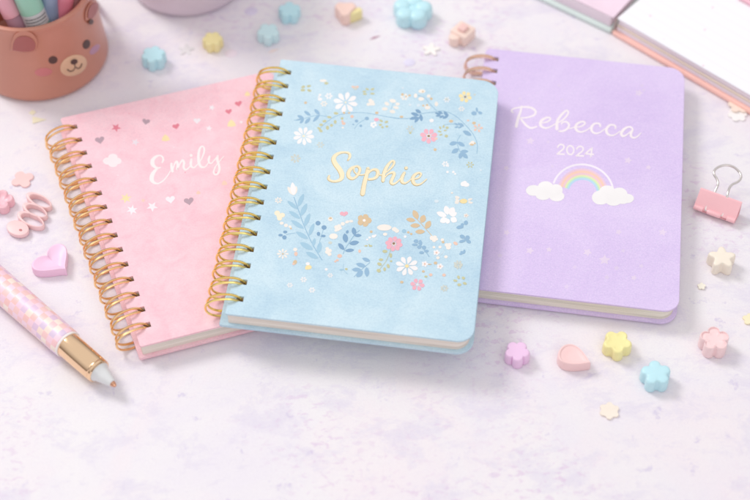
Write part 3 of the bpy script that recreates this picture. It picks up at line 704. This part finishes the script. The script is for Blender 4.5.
# ------------------------------------------------------------------ looped clip
b = MB(); RB_ = cmat('clip_pink', (250, 212, 212))
ex = (at(51, 207.5, 3) - at(28.5, 196, 3)); ex.z = 0; ex.normalize(); ey = Vector((-ex.y, ex.x, 0)); c = at(30, 215, 0)
for (px, py), Ra, Rb, tl in (((39.2, 201.0), 10.6, 4.9, 1.2), ((35.2, 210.6), 10.2, 4.9, .6), ((31.0, 219.6), 11.2, 5.2, .2)):
    o_ = at(px, py, 4); o_.z = 0; rings = []
    def el(g, z, inner=False):
        out = []
        for k in range(40):
            t = 2 * pi * k / 40; th = 1.2 + 1.3 * (.5 - .5 * cos(t)) ** 3
            ra, rb_ = (Ra - g, Rb - g) if not inner else (Ra - th + g, Rb - min(th, 1.7) + g)
            sh_ = 1.2 * (.5 - .5 * cos(t)) ** 3 * (-.4 if not inner else .5)
            out.append(o_ + ex * (ra * cos(t) + sh_) + ey * rb_ * sin(t) + Vector((0, 0, z + (tl * (.5 - .5 * cos(t)) if z > 1 else 0))))
        return out
    rings = [el(.3, .1), el(0, .6), el(0, 3.9), el(.15, 4.4), el(.5, 4.7), el(.5, 4.7, True), el(.15, 4.4, True), el(0, 3.9, True), el(0, .6, True), el(.3, .1, True), el(.3, .1)]
    b.loft(rings, RB_, cap0=False, cap1=False)
rc = b.build('looped_clip', None, loc=c, sharp=60); tag(rc, 'blush pink plastic clip of stacked oval loops beside the pink notebook', 'clip')
b = MB(); tc = at(17.6, 227.6, 4.4); tc.z = 4.4; rings = []
for g, z in ((.6, -3.6), (0, -3.0), (0, -.6), (.2, -.15), (.7, 0)):
    rings.append([tc + ex * (8.6 - g) * cos(2 * pi * k / 40) + ey * (6.3 - g) * sin(2 * pi * k / 40) + Vector((0, 0, z)) for k in range(40)])
for g, z in ((0, 0), (0, -1.8)):
    rings.append([tc + ex * (3.2 + 1.3 * cos(2 * pi * k / 40)) + ey * (-.6 + 1.0 * sin(2 * pi * k / 40)) + Vector((0, 0, z)) for k in range(40)])
b.loft(rings, RB_, cap0=True, cap1=True)
e = b.build('end_tab', None, loc=c, sharp=60); e.parent = rc; e.location = (0, 0, 0)

# ------------------------------------------------------------------ pen
def along(p0, p1): return (p1 - p0)
zt = 10.2
ptip = at(116.2, 386.8, zt); pf1 = at(98.3, 372.0, zt); pf0 = at(67.8, 344.5, zt)
d = (pf0 - ptip); d.z = 0; d.normalize(); Lf0 = (pf0 - ptip).length; Lf1 = (pf1 - ptip).length
pen = empty('ballpoint_pen', (ptip.x, ptip.y, 0)); tag(pen, 'chunky pearly pink checked pen with a rose gold collar and grey tip', 'pen')
side = Vector((-d.y, d.x, 0)); up = Vector((0, 0, 1)); PO = Vector((ptip.x, ptip.y, 0))
def turned(mb, prof, mat, n=48, zc=zt):
    rings = []
    for s_, r in prof:
        c = Vector((0, 0, zc)) + d * s_
        rings.append([c + (side * cos(2 * pi * k / n) + up * sin(2 * pi * k / n)) * r for k in range(n)])
    mb.loft(rings, mat)
m, nt, bb = newmat('pearly_checked_barrel')
uvn = N(nt, 'ShaderNodeUVMap'); mp = N(nt, 'ShaderNodeMapping'); nt.links.new(uvn.outputs[0], mp.inputs[0])
def cells(scale):
    v1 = N(nt, 'ShaderNodeVectorMath', operation='MULTIPLY'); v1.inputs[1].default_value = scale; nt.links.new(mp.outputs[0], v1.inputs[0])
    v2 = N(nt, 'ShaderNodeVectorMath', operation='FLOOR'); nt.links.new(v1.outputs[0], v2.inputs[0]); return v1.outputs[0], v2.outputs[0]
raw, fl = cells((1, 1, 1))
wn = N(nt, 'ShaderNodeTexWhiteNoise'); nt.links.new(fl, wn.inputs['Vector'])
ck = N(nt, 'ShaderNodeTexChecker'); ck.inputs['Scale'].default_value = 1.0
off = N(nt, 'ShaderNodeVectorMath', operation='ADD'); off.inputs[1].default_value = (.5, .5, .5); nt.links.new(fl, off.inputs[0]); nt.links.new(off.outputs[0], ck.inputs['Vector'])
light = ramp(nt, wn.outputs['Value'], [(0, s2l((252, 214, 232))), (.3, s2l((250, 222, 240))), (.55, s2l((253, 238, 214))), (.72, s2l((255, 250, 226))), (.85, s2l((248, 212, 236)))])
dark = ramp(nt, wn.outputs['Value'], [(0, s2l((250, 196, 182))), (.4, s2l((250, 206, 196))), (.62, s2l((216, 196, 232))), (.8, s2l((206, 200, 236))), (.9, s2l((251, 200, 200)))])
for cr_ in (light.node, dark.node): cr_.color_ramp.interpolation = 'CONSTANT'
cc_ = mix(nt, ck.outputs['Fac'], light, dark)
soft = noise(nt, raw, .8, 2)
cc_ = mix(nt, .42, cc_, s2l((252, 212, 220)))
nt.links.new(cc_, bb.inputs['Base Color']); bb.inputs['Roughness'].default_value = .38; bb.inputs['Coat Weight'].default_value = .35
bb.inputs['Coat Roughness'].default_value = .3; bb.inputs['Sheen Weight'].default_value = .0
b = MB(); NB = 64
prof = [(Lf0 + .9, 9.6), (Lf0 + 1.2, 9.95), (Lf0 + 1.9, 10.1)] + [(Lf0 + 2 + 3 * i, 10.1 + .02 * i) for i in range(1, 46)] + [(Lf0 + 142, 9.0), (Lf0 + 143, 7.0)]
turned(b, prof, m, n=NB)
barrel = b.build('barrel', pen)
uvl = barrel.data.uv_layers.new(name='UVMap')
for poly in barrel.data.polygons:
    angs = []
    for li in poly.loop_indices:
        v = barrel.data.vertices[barrel.data.loops[li].vertex_index].co / MM
        a = math.atan2((v.z - zt), (v - Vector((0, 0, zt))).dot(side)) / (2 * pi); angs.append((li, a, v.dot(d)))
    if max(a[1] for a in angs) - min(a[1] for a in angs) > .5: angs = [(l, a + 1 if a < 0 else a, s_) for l, a, s_ in angs]
    for li, a, s_ in angs: uvl.data[li].uv = (a * 14 + .03, s_ / 4.9)
PW = plain('pearl_white_trim', (248, 240, 238), .25, coat=.5, vary=0)
b = MB(); turned(b, [(Lf0 - .7, 8.9), (Lf0 - .7, 9.6), (Lf0 - .2, 9.85), (Lf0 + .8, 9.85), (Lf0 + 1.1, 9.4), (Lf0 + 1.1, 8.9)], PW); b.build('barrel_rim', pen)
b = MB(); turned(b, [(Lf1 - .4, 6.6), (Lf1 - .6, 7.6), (Lf1, 8.35), (Lf1 + 1.6, 8.55), (Lf1 + 2.2, 8.2), (Lf1 + 2.7, 8.15), (Lf1 + 3.2, 8.5), (Lf0 - 1.6, 8.95), (Lf0 - .5, 8.9)], FERR); b.build('metal_collar', pen)
GT = plain('pale_grey_plastic', (226, 227, 228), .3, coat=.4, vary=0)
b = MB(); turned(b, [(3.6, 2.0), (3.9, 2.6), (7, 3.7), (11, 4.9), (15, 6.0), (Lf1 - 1, 7.1), (Lf1 + .4, 7.3)], GT); b.build('tip_cone', pen)
b = MB(); turned(b, [(.6, .15), (.8, .9), (1.5, 1.4), (2.4, 1.75), (3.9, 2.1), (4.3, 2.0)], metal('rose_gold_point', (226, 170, 140), .16)); b.build('ball_point', pen)

# ------------------------------------------------------------------ binder clip
cl0, cl1 = at(693.6, 206.8, 5), at(734.8, 221.5, 5); ax = (cl1 - cl0); ax.z = 0; Lc = ax.length; ax.normalize(); ay = Vector((-ax.y, ax.x, 0))
back = at(702.5, 187, 14); Dp = (back - cl0).dot(ay); sk = 0
clip = empty('binder_clip', (cl0.x, cl0.y, 0)); tag(clip, 'pink metal binder clip with one silver wire handle, beside the lilac notebook', 'binder clip')
PKM = plain('pink_enamel', (253, 196, 202), .32, coat=.3, vary=.03)
def W3(a, y, z): return ax * a + ay * y + up * z
b = MB(); t_ = .9
outer_ = [(0, 4.6), (.6, 5.6), (Dp - 2.0, 13.6), (Dp - .6, 13.7), (Dp, 12.6), (Dp, 1.6), (Dp - .8, .5), (Dp - 2, .3), (.6, 2.0), (0, 2.9)]
inner_ = [(1.0, 4.5), (1.4, 4.9), (Dp - 2.0, 12.5), (Dp - 1.4, 12.6), (Dp - 1.0, 12.0), (Dp - 1.0, 2.0), (Dp - 1.4, 1.4), (Dp - 2.2, 1.3), (1.4, 3.0), (1.0, 3.3)]
# open sheet profile, split at the jaw
rings = []
sect = outer_ + inner_[::-1]
vs = [W3(0, *p) for p in sect] + [W3(Lc, *p) for p in sect]; n = len(sect)
fs = [[k, (k + 1) % n, n + (k + 1) % n, n + k] for k in range(n)]
for o_ in (0, n):
    for k in range(9):
        fs.append([o_ + k, o_ + k + 1, o_ + n - 2 - k, o_ + n - 1 - k])
b.add(vs, fs, PKM, True); b.build('spring_body', clip, sharp=30)
hl, hr = .30 * Lc, .70 * Lc
for a0, a1 in ((0.15, .22 * Lc), (.80 * Lc, Lc - .15)):
    b = MB(); b.tube([W3(a0, .4, 4.9), W3(a1, .4, 4.9)], 1.75, PKM, n=16); b.build('rolled_lip', clip)
b = MB(); b.tube([W3(.33 * Lc, .4, 4.9), W3(.36 * Lc, .2, 4.9), W3(.62 * Lc, .2, 4.9), W3(.65 * Lc, .4, 4.9)], [1.3, 1.75, 1.75, 1.3], PKM, n=16); b.build('rolled_lip', clip)
zc3 = lambda pts: [(685 + x / 7.14, 155 + y / 7.14) for x, y in pts]
hp_ = zc3([(160, 395), (145, 385), (180, 322), (222, 245), (236, 205), (228, 172), (207, 135), (215, 105), (250, 82), (300, 73), (350, 88), (390, 125), (400, 160), (380, 190), (340, 210), (318, 235), (305, 280), (288, 350), (270, 425), (255, 430)])
hz = [5.0, 5.4, 9.5, 14.2, 15.4, 16.2, 17, 17.6, 18, 18.2, 18, 17.4, 17, 16.2, 15.8, 15.2, 14.4, 10.2, 5.6, 5.0]
hp3 = [(x, y, z) for (x, y), z in zip(hp_, hz)]; hp3 = catmull(hp3, 6)
org = Vector((cl0.x, cl0.y, 0))
b = MB(); b.tube([at(x, y, z) - org for x, y, z in hp3], .85, STEEL, n=12); b.build('wire_handle', clip)

# ------------------------------------------------------------------ bear cup
cup_c = Vector((-255.5, 936, 0)); HC = 70.0
cup = empty('pencil_cup', cup_c); tag(cup, 'terracotta pink bear-face cup holding pastel pens', 'cup')
TER = plain('terracotta_ceramic', (206, 140, 120), .36, coat=.25, vary=.03)
def cup_r(z): return 51.5 - 5.6 * (z / HC) - (1.2 * (max(0, 1 - z / 4)) ** 2 * 3)
b = MB(); n = 96
prof = [(cup_r(0) - 3, 0), (cup_r(0) - .8, .6), (cup_r(1.5), 1.8)] + [(cup_r(z), z) for z in range(4, 66, 3)] + [(cup_r(66) + .5, 66.5), (cup_r(68) + .9, 68.2), (cup_r(69) + .6, 69.6), (cup_r(69) - 1.2, 70.3), (cup_r(69) - 2.9, 69.8), (cup_r(68) - 3.8, 68.2), (cup_r(60) - 4.0, 60), (cup_r(30) - 4.0, 30), (cup_r(6) - 4.0, 6), (cup_r(5) - 6.0, 4.6)]
b.loft([[Vector((r * cos(2 * pi * k / n), r * sin(2 * pi * k / n), z)) for k in range(n)] for r, z in prof], TER); b.build('cup_body', cup, sharp=50)
def on_cup(px, py, off=0.0):
    """where the sight line meets the cup wall, in the cup's frame"""
    o_, dd = ray(px, py); o_ = o_ - cup_c; t = 0
    lo, hi = 800.0 / 1.2, 1700.0
    # march
    tprev = 600; step = 2.0; tt = 600.0
    while tt < 1800:
        p = o_ + dd * tt
        if math.hypot(p.x, p.y) < cup_r(max(0, min(HC, p.z))) + off and p.z < HC + 30: break
        tt += step
    a_, b_ = tt - step, tt
    for _ in range(30):
        mid_ = (a_ + b_) / 2; p = o_ + dd * mid_
        if math.hypot(p.x, p.y) < cup_r(max(0, min(HC, p.z))) + off: b_ = mid_
        else: a_ = mid_
    return o_ + dd * b_
def decal(px, py, rx, ry, rot, name, mat, off=.35, parent=cup, n=36, thick=.5, pts=None, dome=.0):
    b = MB(); c, q_ = cos(R(rot)), sin(R(rot)); rings = []
    if pts is None: pts = [(rx * cos(2 * pi * k / n), ry * sin(2 * pi * k / n)) for k in range(n)]
    def ring(s_, o_): return [on_cup(px + (x * c - y * q_) * s_, py + (x * q_ + y * c) * s_, o_) for x, y in pts]
    b.loft([ring(1.0, -.4), ring(1.0, off * .6), ring(.96, off)] + [ring(s_, off + dome * (1 - s_ * s_)) for s_ in (.75, .5, .25, .06)], mat)
    return b.build(name, parent)
BRN = plain('dark_brown_glaze', (92, 66, 62), .35, vary=0); MUZ = plain('muzzle_cream', (232, 190, 158), .4, vary=.02)
CHK = plain('cheek_rose', (212, 128, 130), .45, vary=.02); CHL = plain('cheek_lilac', (196, 150, 176), .45, vary=.02); EARI = plain('inner_ear_rose', (176, 102, 98), .4, vary=.02)
decal(53, 60, 4.6, 3.8, -12, 'eye', BRN); decal(86.6, 44.3, 3.6, 4.8, 22, 'eye', BRN)
decal(43.5, 72, 8.8, 4.2, -4, 'cheek', CHK, off=.2); decal(94.8, 49.3, 6.6, 3.1, -45, 'cheek', CHL, off=.2)
mz = decal(73.6, 65.4, 14.0, 10.0, -24, 'muzzle', MUZ, off=.5, dome=.9)
def cupmesh(pts, w, name, mat, off, parent):
    b = MB(); b.tube([on_cup(x, y, off) for x, y in catmull(pts, 5)], w, mat, n=8); return b.build(name, parent)
decal(74.2, 61.8, 3.7, 2.7, -18, 'nose', BRN, off=1.65, parent=mz, thick=.4)
cupmesh([(74.4, 63.5), (75.2, 67.2)], .42, 'mouth', BRN, 1.35, mz)
cupmesh([(67.4, 69.3), (69.8, 71.2), (73.2, 70.4), (75.4, 67.2), (77.6, 68.4), (80.4, 67.2), (82.0, 63.4)], .42, 'mouth', BRN, 1.35, mz)
ear_pts = [(-13.2, 11.5), (-13, 2), (-9.5, -6), (-2, -9.5), (6, -8.5), (12, -3), (13.4, 4), (11, 9), (0, 12)]
ear_pts = [(x, y) for x, y in catmull(ear_pts + [ear_pts[0]], 5)][:-1]
er = decal(24.6, 40.5, 0, 0, 6, 'ear', TER, off=2.4, pts=ear_pts, dome=.3)
ie = [(x * .86, y * .74 + 1.6) for x, y in ear_pts]
decal(24.6, 41.6, 0, 0, 6, 'inner_ear', EARI, off=3.1, pts=ie, parent=er)
# second ear, seen edge-on at the rim
ep = [(-5, 9), (-6.5, 0), (-4, -9), (2, -13), (6.5, -10), (6, 0), (1.5, 8)]
ep = [(x, y) for x, y in catmull(ep + [ep[0]], 5)][:-1]
er2 = decal(92.0, 12.5, 0, 0, 12, 'ear', TER, off=1.0, pts=ep, dome=.2)
decal(92.8, 12, 0, 0, 12, 'inner_ear', plain('inner_ear_mauve', (182, 118, 116), .4, vary=.02), off=1.7, pts=[(x * .7, y * .78) for x, y in ep], parent=er2)
decal(91.3, 21.8, 2.3, 2.6, 20, 'ear_spot', BRN, off=2.0, parent=er2)

# pens standing in the cup
def stick(name, label, pa, za, pb, zb, rad, segs, extra=None):
    """pen axis through two sight points; segs = [(from, to, material, radius factor, part name)] mm measured from the low point"""
    A_ = at(*pa, za); zb = za
    while at(*pb, zb).y > A_.y + 3.0: zb += .25
    B_ = at(*pb, zb); dv = (B_ - A_).normalized()
    bot = A_.copy()
    while bot.z > 9:
        nx_ = bot - dv
        if math.hypot(nx_.x - cup_c.x, nx_.y - cup_c.y) > cup_r(max(nx_.z, 0)) - 5 - rad: break
        bot = nx_
    root = empty(name, (bot.x, bot.y, bot.z)); tag(root, label, 'pen', 'pens standing in the bear cup')
    u_ = dv.cross(Vector((1, 0, 0))).normalized(); w_ = dv.cross(u_)
    base = (A_ - bot).length
    for s0, s1, mt, k, nm in segs:
        s0, s1 = (s0 + base if s0 > -900 else 0), s1 + base
        bb_ = MB(); rr = rad * k
        rings = [[dv * s_ + (u_ * cos(2 * pi * j / 32) + w_ * sin(2 * pi * j / 32)) * r_ for j in range(32)] for s_, r_ in ((s0, rr - .6), (s0 + .5, rr), (s1 - .5, rr), (s1, rr - .6))]
        bb_.loft(rings, mt); bb_.build(nm, root)
    return root
pl = lambda n_, rgb, r=.3: plain('pen_' + n_, rgb, r, coat=.3, vary=.02)
stick('marker_pen', 'mint marker with a white printed band, second from the side of the bear cup', (35, 17), 66, (28, 0), 84, 9.0,
      [(-999, -5, pl('mint_deep', (120, 172, 150)), 1, 'barrel'), (-5, 6, pl('label_grey', (214, 214, 216)), 1.012, 'label_band'), (6, 78, pl('mint', (160, 214, 192)), 1.02, 'cap')])
stick('marker_pen', 'pale pink pen with a pearl cap, outermost in the bear cup', (14, 18), 66, (5, 0), 82, 6.5,
      [(-999, 3, pl('mauve', (190, 148, 166)), 1, 'barrel'), (3, 74, pl('rosy_pearl', (240, 176, 190)), 1.08, 'cap')])
stick('marker_pen', 'grey-blue pen between the mint marker and the rose pen', (50.5, 14), 62, (49, 0), 80, 6.6, [(-999, 70, pl('slate_blue', (150, 166, 196)), 1, 'barrel'), (70, 78, pl('slate_dark', (120, 140, 170)), .8, 'cap')])
stick('marker_pen', 'teal pen squeezed behind the mint marker', (44, 10), 58, (42, 0), 78, 4.4, [(-999, 70, pl('teal', (130, 178, 170)), 1, 'barrel'), (70, 78, pl('teal_dark', (100, 150, 140)), .8, 'cap')])
stick('marker_pen', 'rose pink pen standing beside the grey-blue one', (62.5, 9), 62, (64.5, -3), 78, 7.2, [(-999, 72, pl('rose', (238, 140, 160)), 1, 'barrel'), (72, 80, pl('rose_deep', (214, 110, 134)), .8, 'cap')])
stick('marker_pen', 'thin dusky mauve pen by the far rim of the bear cup', (75, 3), 62, (77, -5), 72, 3.4, [(-999, 72, pl('dusky', (186, 130, 132)), 1, 'barrel'), (72, 79, pl('dusky_deep', (150, 100, 104)), .8, 'cap')])
# printed lines round the band of the mint marker
mk = [o for o in COL.objects if o.name == 'label_band'][0]
b = MB(); co_ = [v.co / MM for v in mk.data.vertices]; A0 = sum(co_[:32], Vector()) / 32; A1 = sum(co_[-32:], Vector()) / 32; dv = (A1 - A0).normalized(); Lb = (A1 - A0).length
u_ = dv.cross(Vector((1, 0, 0))).normalized(); w_ = dv.cross(u_)
tow = (Vector((0, 0, 907)) - (Vector(mk.parent.location) / MM)); tow = (tow - dv * tow.dot(dv)).normalized(); a_c = math.atan2(tow.dot(w_), tow.dot(u_))
DG = plain('label_print', (120, 118, 124), .5, vary=0)
for row, (fr, hgt) in enumerate(((.74, .9), (.52, 1.0), (.3, .5))):
    aa = a_c - .95
    while aa < a_c + .95:
        wl = random.uniform(.05, .16); pts4 = []
        for da, dh in ((0, -1), (wl, -1), (wl, 1), (0, 1)):
            pts4.append(A0 + dv * (Lb * fr + dh * hgt * .5) + (u_ * cos(aa + da) + w_ * sin(aa + da)) * (9.0 * 1.012 + .12))
        b.add(pts4, [[0, 1, 2, 3]], DG); aa += wl + .04
lp = b.build('label_lettering', mk)

# ------------------------------------------------------------------ lilac pot
pc = Vector((-149.5, 1024, 0)); LIL = plain('lilac_ceramic', (226, 210, 222), .35, coat=.3, vary=.02)
pot = empty('ceramic_pot', pc); tag(pot, 'pale lilac ceramic pot cut off by the top edge of the picture', 'pot')
b = MB(); n = 96
prof = [(38, 0), (43, .5), (46, 2.2), (47.6, 6)] + [(47.8 + .08 * z, z) for z in range(12, 84, 8)] + [(54.8, 86), (55.3, 88), (54.2, 89), (52.5, 88), (50.5, 80), (47, 20), (44, 6), (20, 5)]
b.loft([[Vector((r * cos(2 * pi * k / n), r * sin(2 * pi * k / n), z)) for k in range(n)] for r, z in prof], LIL); b.build('pot_body', pot, sharp=50)
b = MB(); b.loft([[Vector((r * cos(2 * pi * k / n), r * sin(2 * pi * k / n), z)) for k in range(n)] for r, z in ((41, .02), (42.6, .02), (43.4, .6), (42, .9))], plain('pot_foot', (205, 188, 200), .6, vary=0)); b.build('foot_ring', pot)

# ------------------------------------------------------------------ open planner
po = at(611, 34, 1); po.z = 0
pl_r = empty('open_planner', po); tag(pl_r, 'open planner with white lined pages and salmon and mint cover edges', 'planner')
f1 = (at(750, 115, 3) - at(611, 34, 3)); f1.z = 0; f1.normalize(); s1 = Vector((-f1.y, f1.x, 0))
g1 = (at(536, 0, 3) - at(610, 35, 3)); g1.z = 0; g1.normalize(); h1 = Vector((g1.y, -g1.x, 0))
def pslab(b, org_, ex_, ey_, L_, D_, z0, z1, mat, r=3, bev=1.0):
    rings = []
    for dd, z in ((bev, z0), (bev * .3, z0 + bev * .3), (0, z0 + bev), (0, z1 - bev), (bev * .3, z1 - bev * .3), (bev, z1)):
        rings.append([org_ + ex_ * u + ey_ * v + up * z for u, v in rrect(0, 0, L_, D_, (r,) * 4, dd, 5)])
    b.loft(rings, mat)
SAL = plain('salmon_vinyl', (255, 202, 190), .35, sss=.05, vary=.03, coat=.2); MNT = plain('mint_vinyl', (222, 237, 232), .35, vary=.03, coat=.2)
PED = page_mat('blush_page_edges', (244, 232, 240), (236, 222, 232)); PBE = plain('beige_divider', (228, 212, 196), .7, vary=.02)
b = MB(); pslab(b, Vector((0, 0, 0)), f1, s1, 190, 128, .2, 4.4, SAL, 2, 1.9); b.build('salmon_cover', pl_r)
b = MB(); pslab(b, Vector((0, 0, 0)) + g1 * .6, g1, h1, 150, 128, .2, 4.4, MNT, 2, 1.9); b.build('mint_cover', pl_r)
z_a = 4.5
b = MB(); pslab(b, f1 * 2.5 + s1 * 3.0, f1, s1, 184, 122, z_a, 8.6, PED, 1, .3); pslab(b, f1 * 2.5 + s1 * 4.0, f1, s1, 184, 121, 10.2, 15.0, PED, 1, .3); b.build('page_block', pl_r)
b = MB(); pslab(b, f1 * 2.5 + s1 * 2.8, f1, s1, 184, 121, 8.65, 10.15, PBE, 1, .3); b.build('divider_sheet', pl_r)
b = MB(); pslab(b, g1 * 3.2 + h1 * 3.0, g1, h1, 140, 122, z_a, 14.0, page_mat('lilac_page_edges', (242, 228, 238), (230, 214, 226)), 1, .3); b.build('page_block', pl_r)
m, nt, bb = newmat('lined_white_paper'); co = objco(nt)
mp = N(nt, 'ShaderNodeMapping'); mp.inputs['Rotation'].default_value = (0, 0, -math.atan2(f1.y, f1.x) ); nt.links.new(co, mp.inputs[0])
wv = N(nt, 'ShaderNodeTexWave', bands_direction='Y'); wv.inputs['Scale'].default_value = 34; nt.links.new(mp.outputs[0], wv.inputs[0])
lines = ramp(nt, wv.outputs['Fac'], [(.9, (0, 0, 0)), (1, (1, 1, 1))])
dv_ = N(nt, 'ShaderNodeTexVoronoi'); dv_.inputs['Scale'].default_value = 85; nt.links.new(co, dv_.inputs['Vector'])
dots = ramp(nt, dv_.outputs['Distance'], [(.07, (1, 1, 1)), (.1, (0, 0, 0))])
col = mix(nt, mul(nt, lines, .4), s2l((250, 247, 252)), s2l((232, 236, 246))); col = mix(nt, mul(nt, dots, .6), col, s2l((236, 190, 206)))
nt.links.new(col, bb.inputs['Base Color']); bb.inputs['Roughness'].default_value = .7
def sheet(org_, ex_, ey_, L_, D_, z, mat, name, curl=5.0):
    b = MB(); nu, nv = 24, 6; vs = []
    for i in range(nu + 1):
        for j in range(nv + 1):
            u = L_ * i / nu; zz = z + (0 if u > 14 else -curl * (1 - u / 14) ** 2 )
            vs.append(org_ + ex_ * u + ey_ * (D_ * j / nv) + up * zz)
    fs = [[i * (nv + 1) + j, (i + 1) * (nv + 1) + j, (i + 1) * (nv + 1) + j + 1, i * (nv + 1) + j + 1] for i in range(nu) for j in range(nv)]
    b.add(vs, fs, mat, True); return b.build(name, pl_r)
sheet(f1 * 1.0 + s1 * 3.6, f1, s1, 178, 120, 15.6, m, 'lined_page', curl=.0)
sheet(g1 * 1.6 + h1 * 3.6, g1, h1, 138, 120, 14.6, plain('pink_page', (249, 224, 240), .6, vary=.04), 'pink_page', curl=0)
b = MB(); b.tube([s1 * 3.0 + f1 * 1.5 + up * z + s1 * (-1.6 * sin(pi * (z - 4) / 12)) for z in (4.5, 7, 9.5, 12, 14.5, 16.2)], .8, plain('taupe_wire', (170, 150, 145), .4, vary=0), n=8); b.build('ring_loop', pl_r)
# pink edge of the page beyond
q1 = at(736, -2, 16.5); q1.z = 0; qo = q1 - po
b = MB(); pslab(b, qo, f1, s1, 60, 40, 16.2, 18.4, plain('rose_tab', (250, 196, 212), .5, vary=.02), 2, .5); b.build('pink_tab', pl_r)

# ------------------------------------------------------------------ table surface
m, nt, bb = newmat('marbled_lilac_surface'); co = N(nt, 'ShaderNodeTexCoord').outputs['Object']
base = s2l((240, 236, 239))
big = noise(nt, co, 9, 7, .68, .6)
col = mix(nt, ramp(nt, big, [(.42, (0, 0, 0)), (.68, (1, 1, 1))]), base, s2l((235, 229, 239)))
mp = N(nt, 'ShaderNodeMapping'); mp.inputs['Location'].default_value = (3.1, 1.7, .4); nt.links.new(co, mp.inputs[0])
pk = noise(nt, mp.outputs[0], 9, 6, .65, 1.2)
col = mix(nt, mul(nt, ramp(nt, pk, [(.46, (0, 0, 0)), (.72, (1, 1, 1))]), .75), col, s2l((243, 231, 236)))
mp2 = N(nt, 'ShaderNodeMapping'); mp2.inputs['Location'].default_value = (1.3, -2.2, .9); mp2.inputs['Scale'].default_value = (1, 1.5, 1); nt.links.new(co, mp2.inputs[0])
wsh = noise(nt, mp2.outputs[0], 26, 10, .78, .3)
col = mix(nt, mul(nt, ramp(nt, wsh, [(.50, (0, 0, 0)), (.545, (.45, .45, .45)), (.64, (1, 1, 1))]), .7), col, s2l((224, 217, 233)))
# small flecks gathered in patches
patch = ramp(nt, noise(nt, mp.outputs[0], 7, 3), [(.48, (0, 0, 0)), (.62, (1, 1, 1))])
fk = ramp(nt, noise(nt, mp2.outputs[0], 150, 5, .6, .4), [(.54, (0, 0, 0)), (.62, (1, 1, 1))])
col = mix(nt, mul(nt, mul(nt, patch, fk), .6), col, s2l((222, 198, 224)))
fk2 = ramp(nt, noise(nt, co, 62, 7, .7, .3), [(.61, (0, 0, 0)), (.67, (1, 1, 1))])
col = mix(nt, mul(nt, fk2, .55), col, s2l((206, 196, 224)))
gr = ramp(nt, noise(nt, co, 700, 3, .7), [(.35, (.955, .95, .96)), (.6, (1, 1, 1))])
mm = N(nt, 'ShaderNodeMix', data_type='RGBA', blend_type='MULTIPLY'); mm.inputs[0].default_value = .8
nt.links.new(col, mm.inputs[6]); nt.links.new(gr, mm.inputs[7])
nt.links.new(mm.outputs[2], bb.inputs['Base Color']); bb.inputs['Roughness'].default_value = .58; bb.inputs['Specular IOR Level'].default_value = .3
bump(nt, bb, noise(nt, co, 110, 9, .78, .3), .45, .0007)
b = MB(); b.add([(-1600, -600, 0), (1600, -600, 0), (1600, 2600, 0), (-1600, 2600, 0)], [[0, 1, 2, 3]], m); tb = b.build('table_surface'); tag(tb, 'white surface washed with lilac and pink', None, None, 'structure')

# ------------------------------------------------------------------ light
w = bpy.data.worlds.new('World'); sc.world = w; w.use_nodes = True; nt = w.node_tree
bg = nt.nodes['Background']; tc_ = N(nt, 'ShaderNodeTexCoord'); sx = N(nt, 'ShaderNodeSeparateXYZ'); nt.links.new(tc_.outputs['Generated'], sx.inputs[0])
r_ = ramp(nt, sx.outputs['Z'], [(0, (.26, .22, .20)), (.18, (.40, .37, .36)), (.42, (.74, .72, .74)), (.7, (1.0, .99, 1)), (1, (1, .99, 1))])
nt.links.new(r_, bg.inputs['Color']); bg.inputs['Strength'].default_value = .80
def area(name, loc, target, size, power, color=(1, 1, 1)):
    l = bpy.data.lights.new(name, 'AREA'); l.shape = 'RECTANGLE'; l.size, l.size_y = size; l.energy = power; l.color = color
    o = bpy.data.objects.new(name, l); COL.objects.link(o); o.location = loc
    o.rotation_euler = (Vector(target) - Vector(loc)).to_track_quat('-Z', 'Y').to_euler(); return o
area('key_softbox', (-2.1, 2.3, 2.6), (0, .8, 0), (1.15, 1.15), 62, (1, .985, .97))  # unseen softbox as key light, placed from the direction of the shadows
area('fill_light', (.6, -1.3, 2.0), (0, .9, 0), (2.2, 1.6), 13, (1, .99, .98))

cam = bpy.data.cameras.new('camera'); co_ = bpy.data.objects.new('camera', cam); COL.objects.link(co_); sc.camera = co_
co_.location = (0, 0, CAMH * MM); co_.rotation_euler = (pi / 2 - PITCH, 0, 0)
cam.sensor_width = 36; cam.lens = F / 750 * 36; cam.clip_start = .05; cam.clip_end = 50
cam.dof.use_dof = True; cam.dof.focus_distance = 1.15; cam.dof.aperture_fstop = 4.2
vs_ = sc.view_settings; vs_.view_transform = 'Standard'; vs_.look = 'None'; vs_.gamma = 1; vs_.exposure = 0
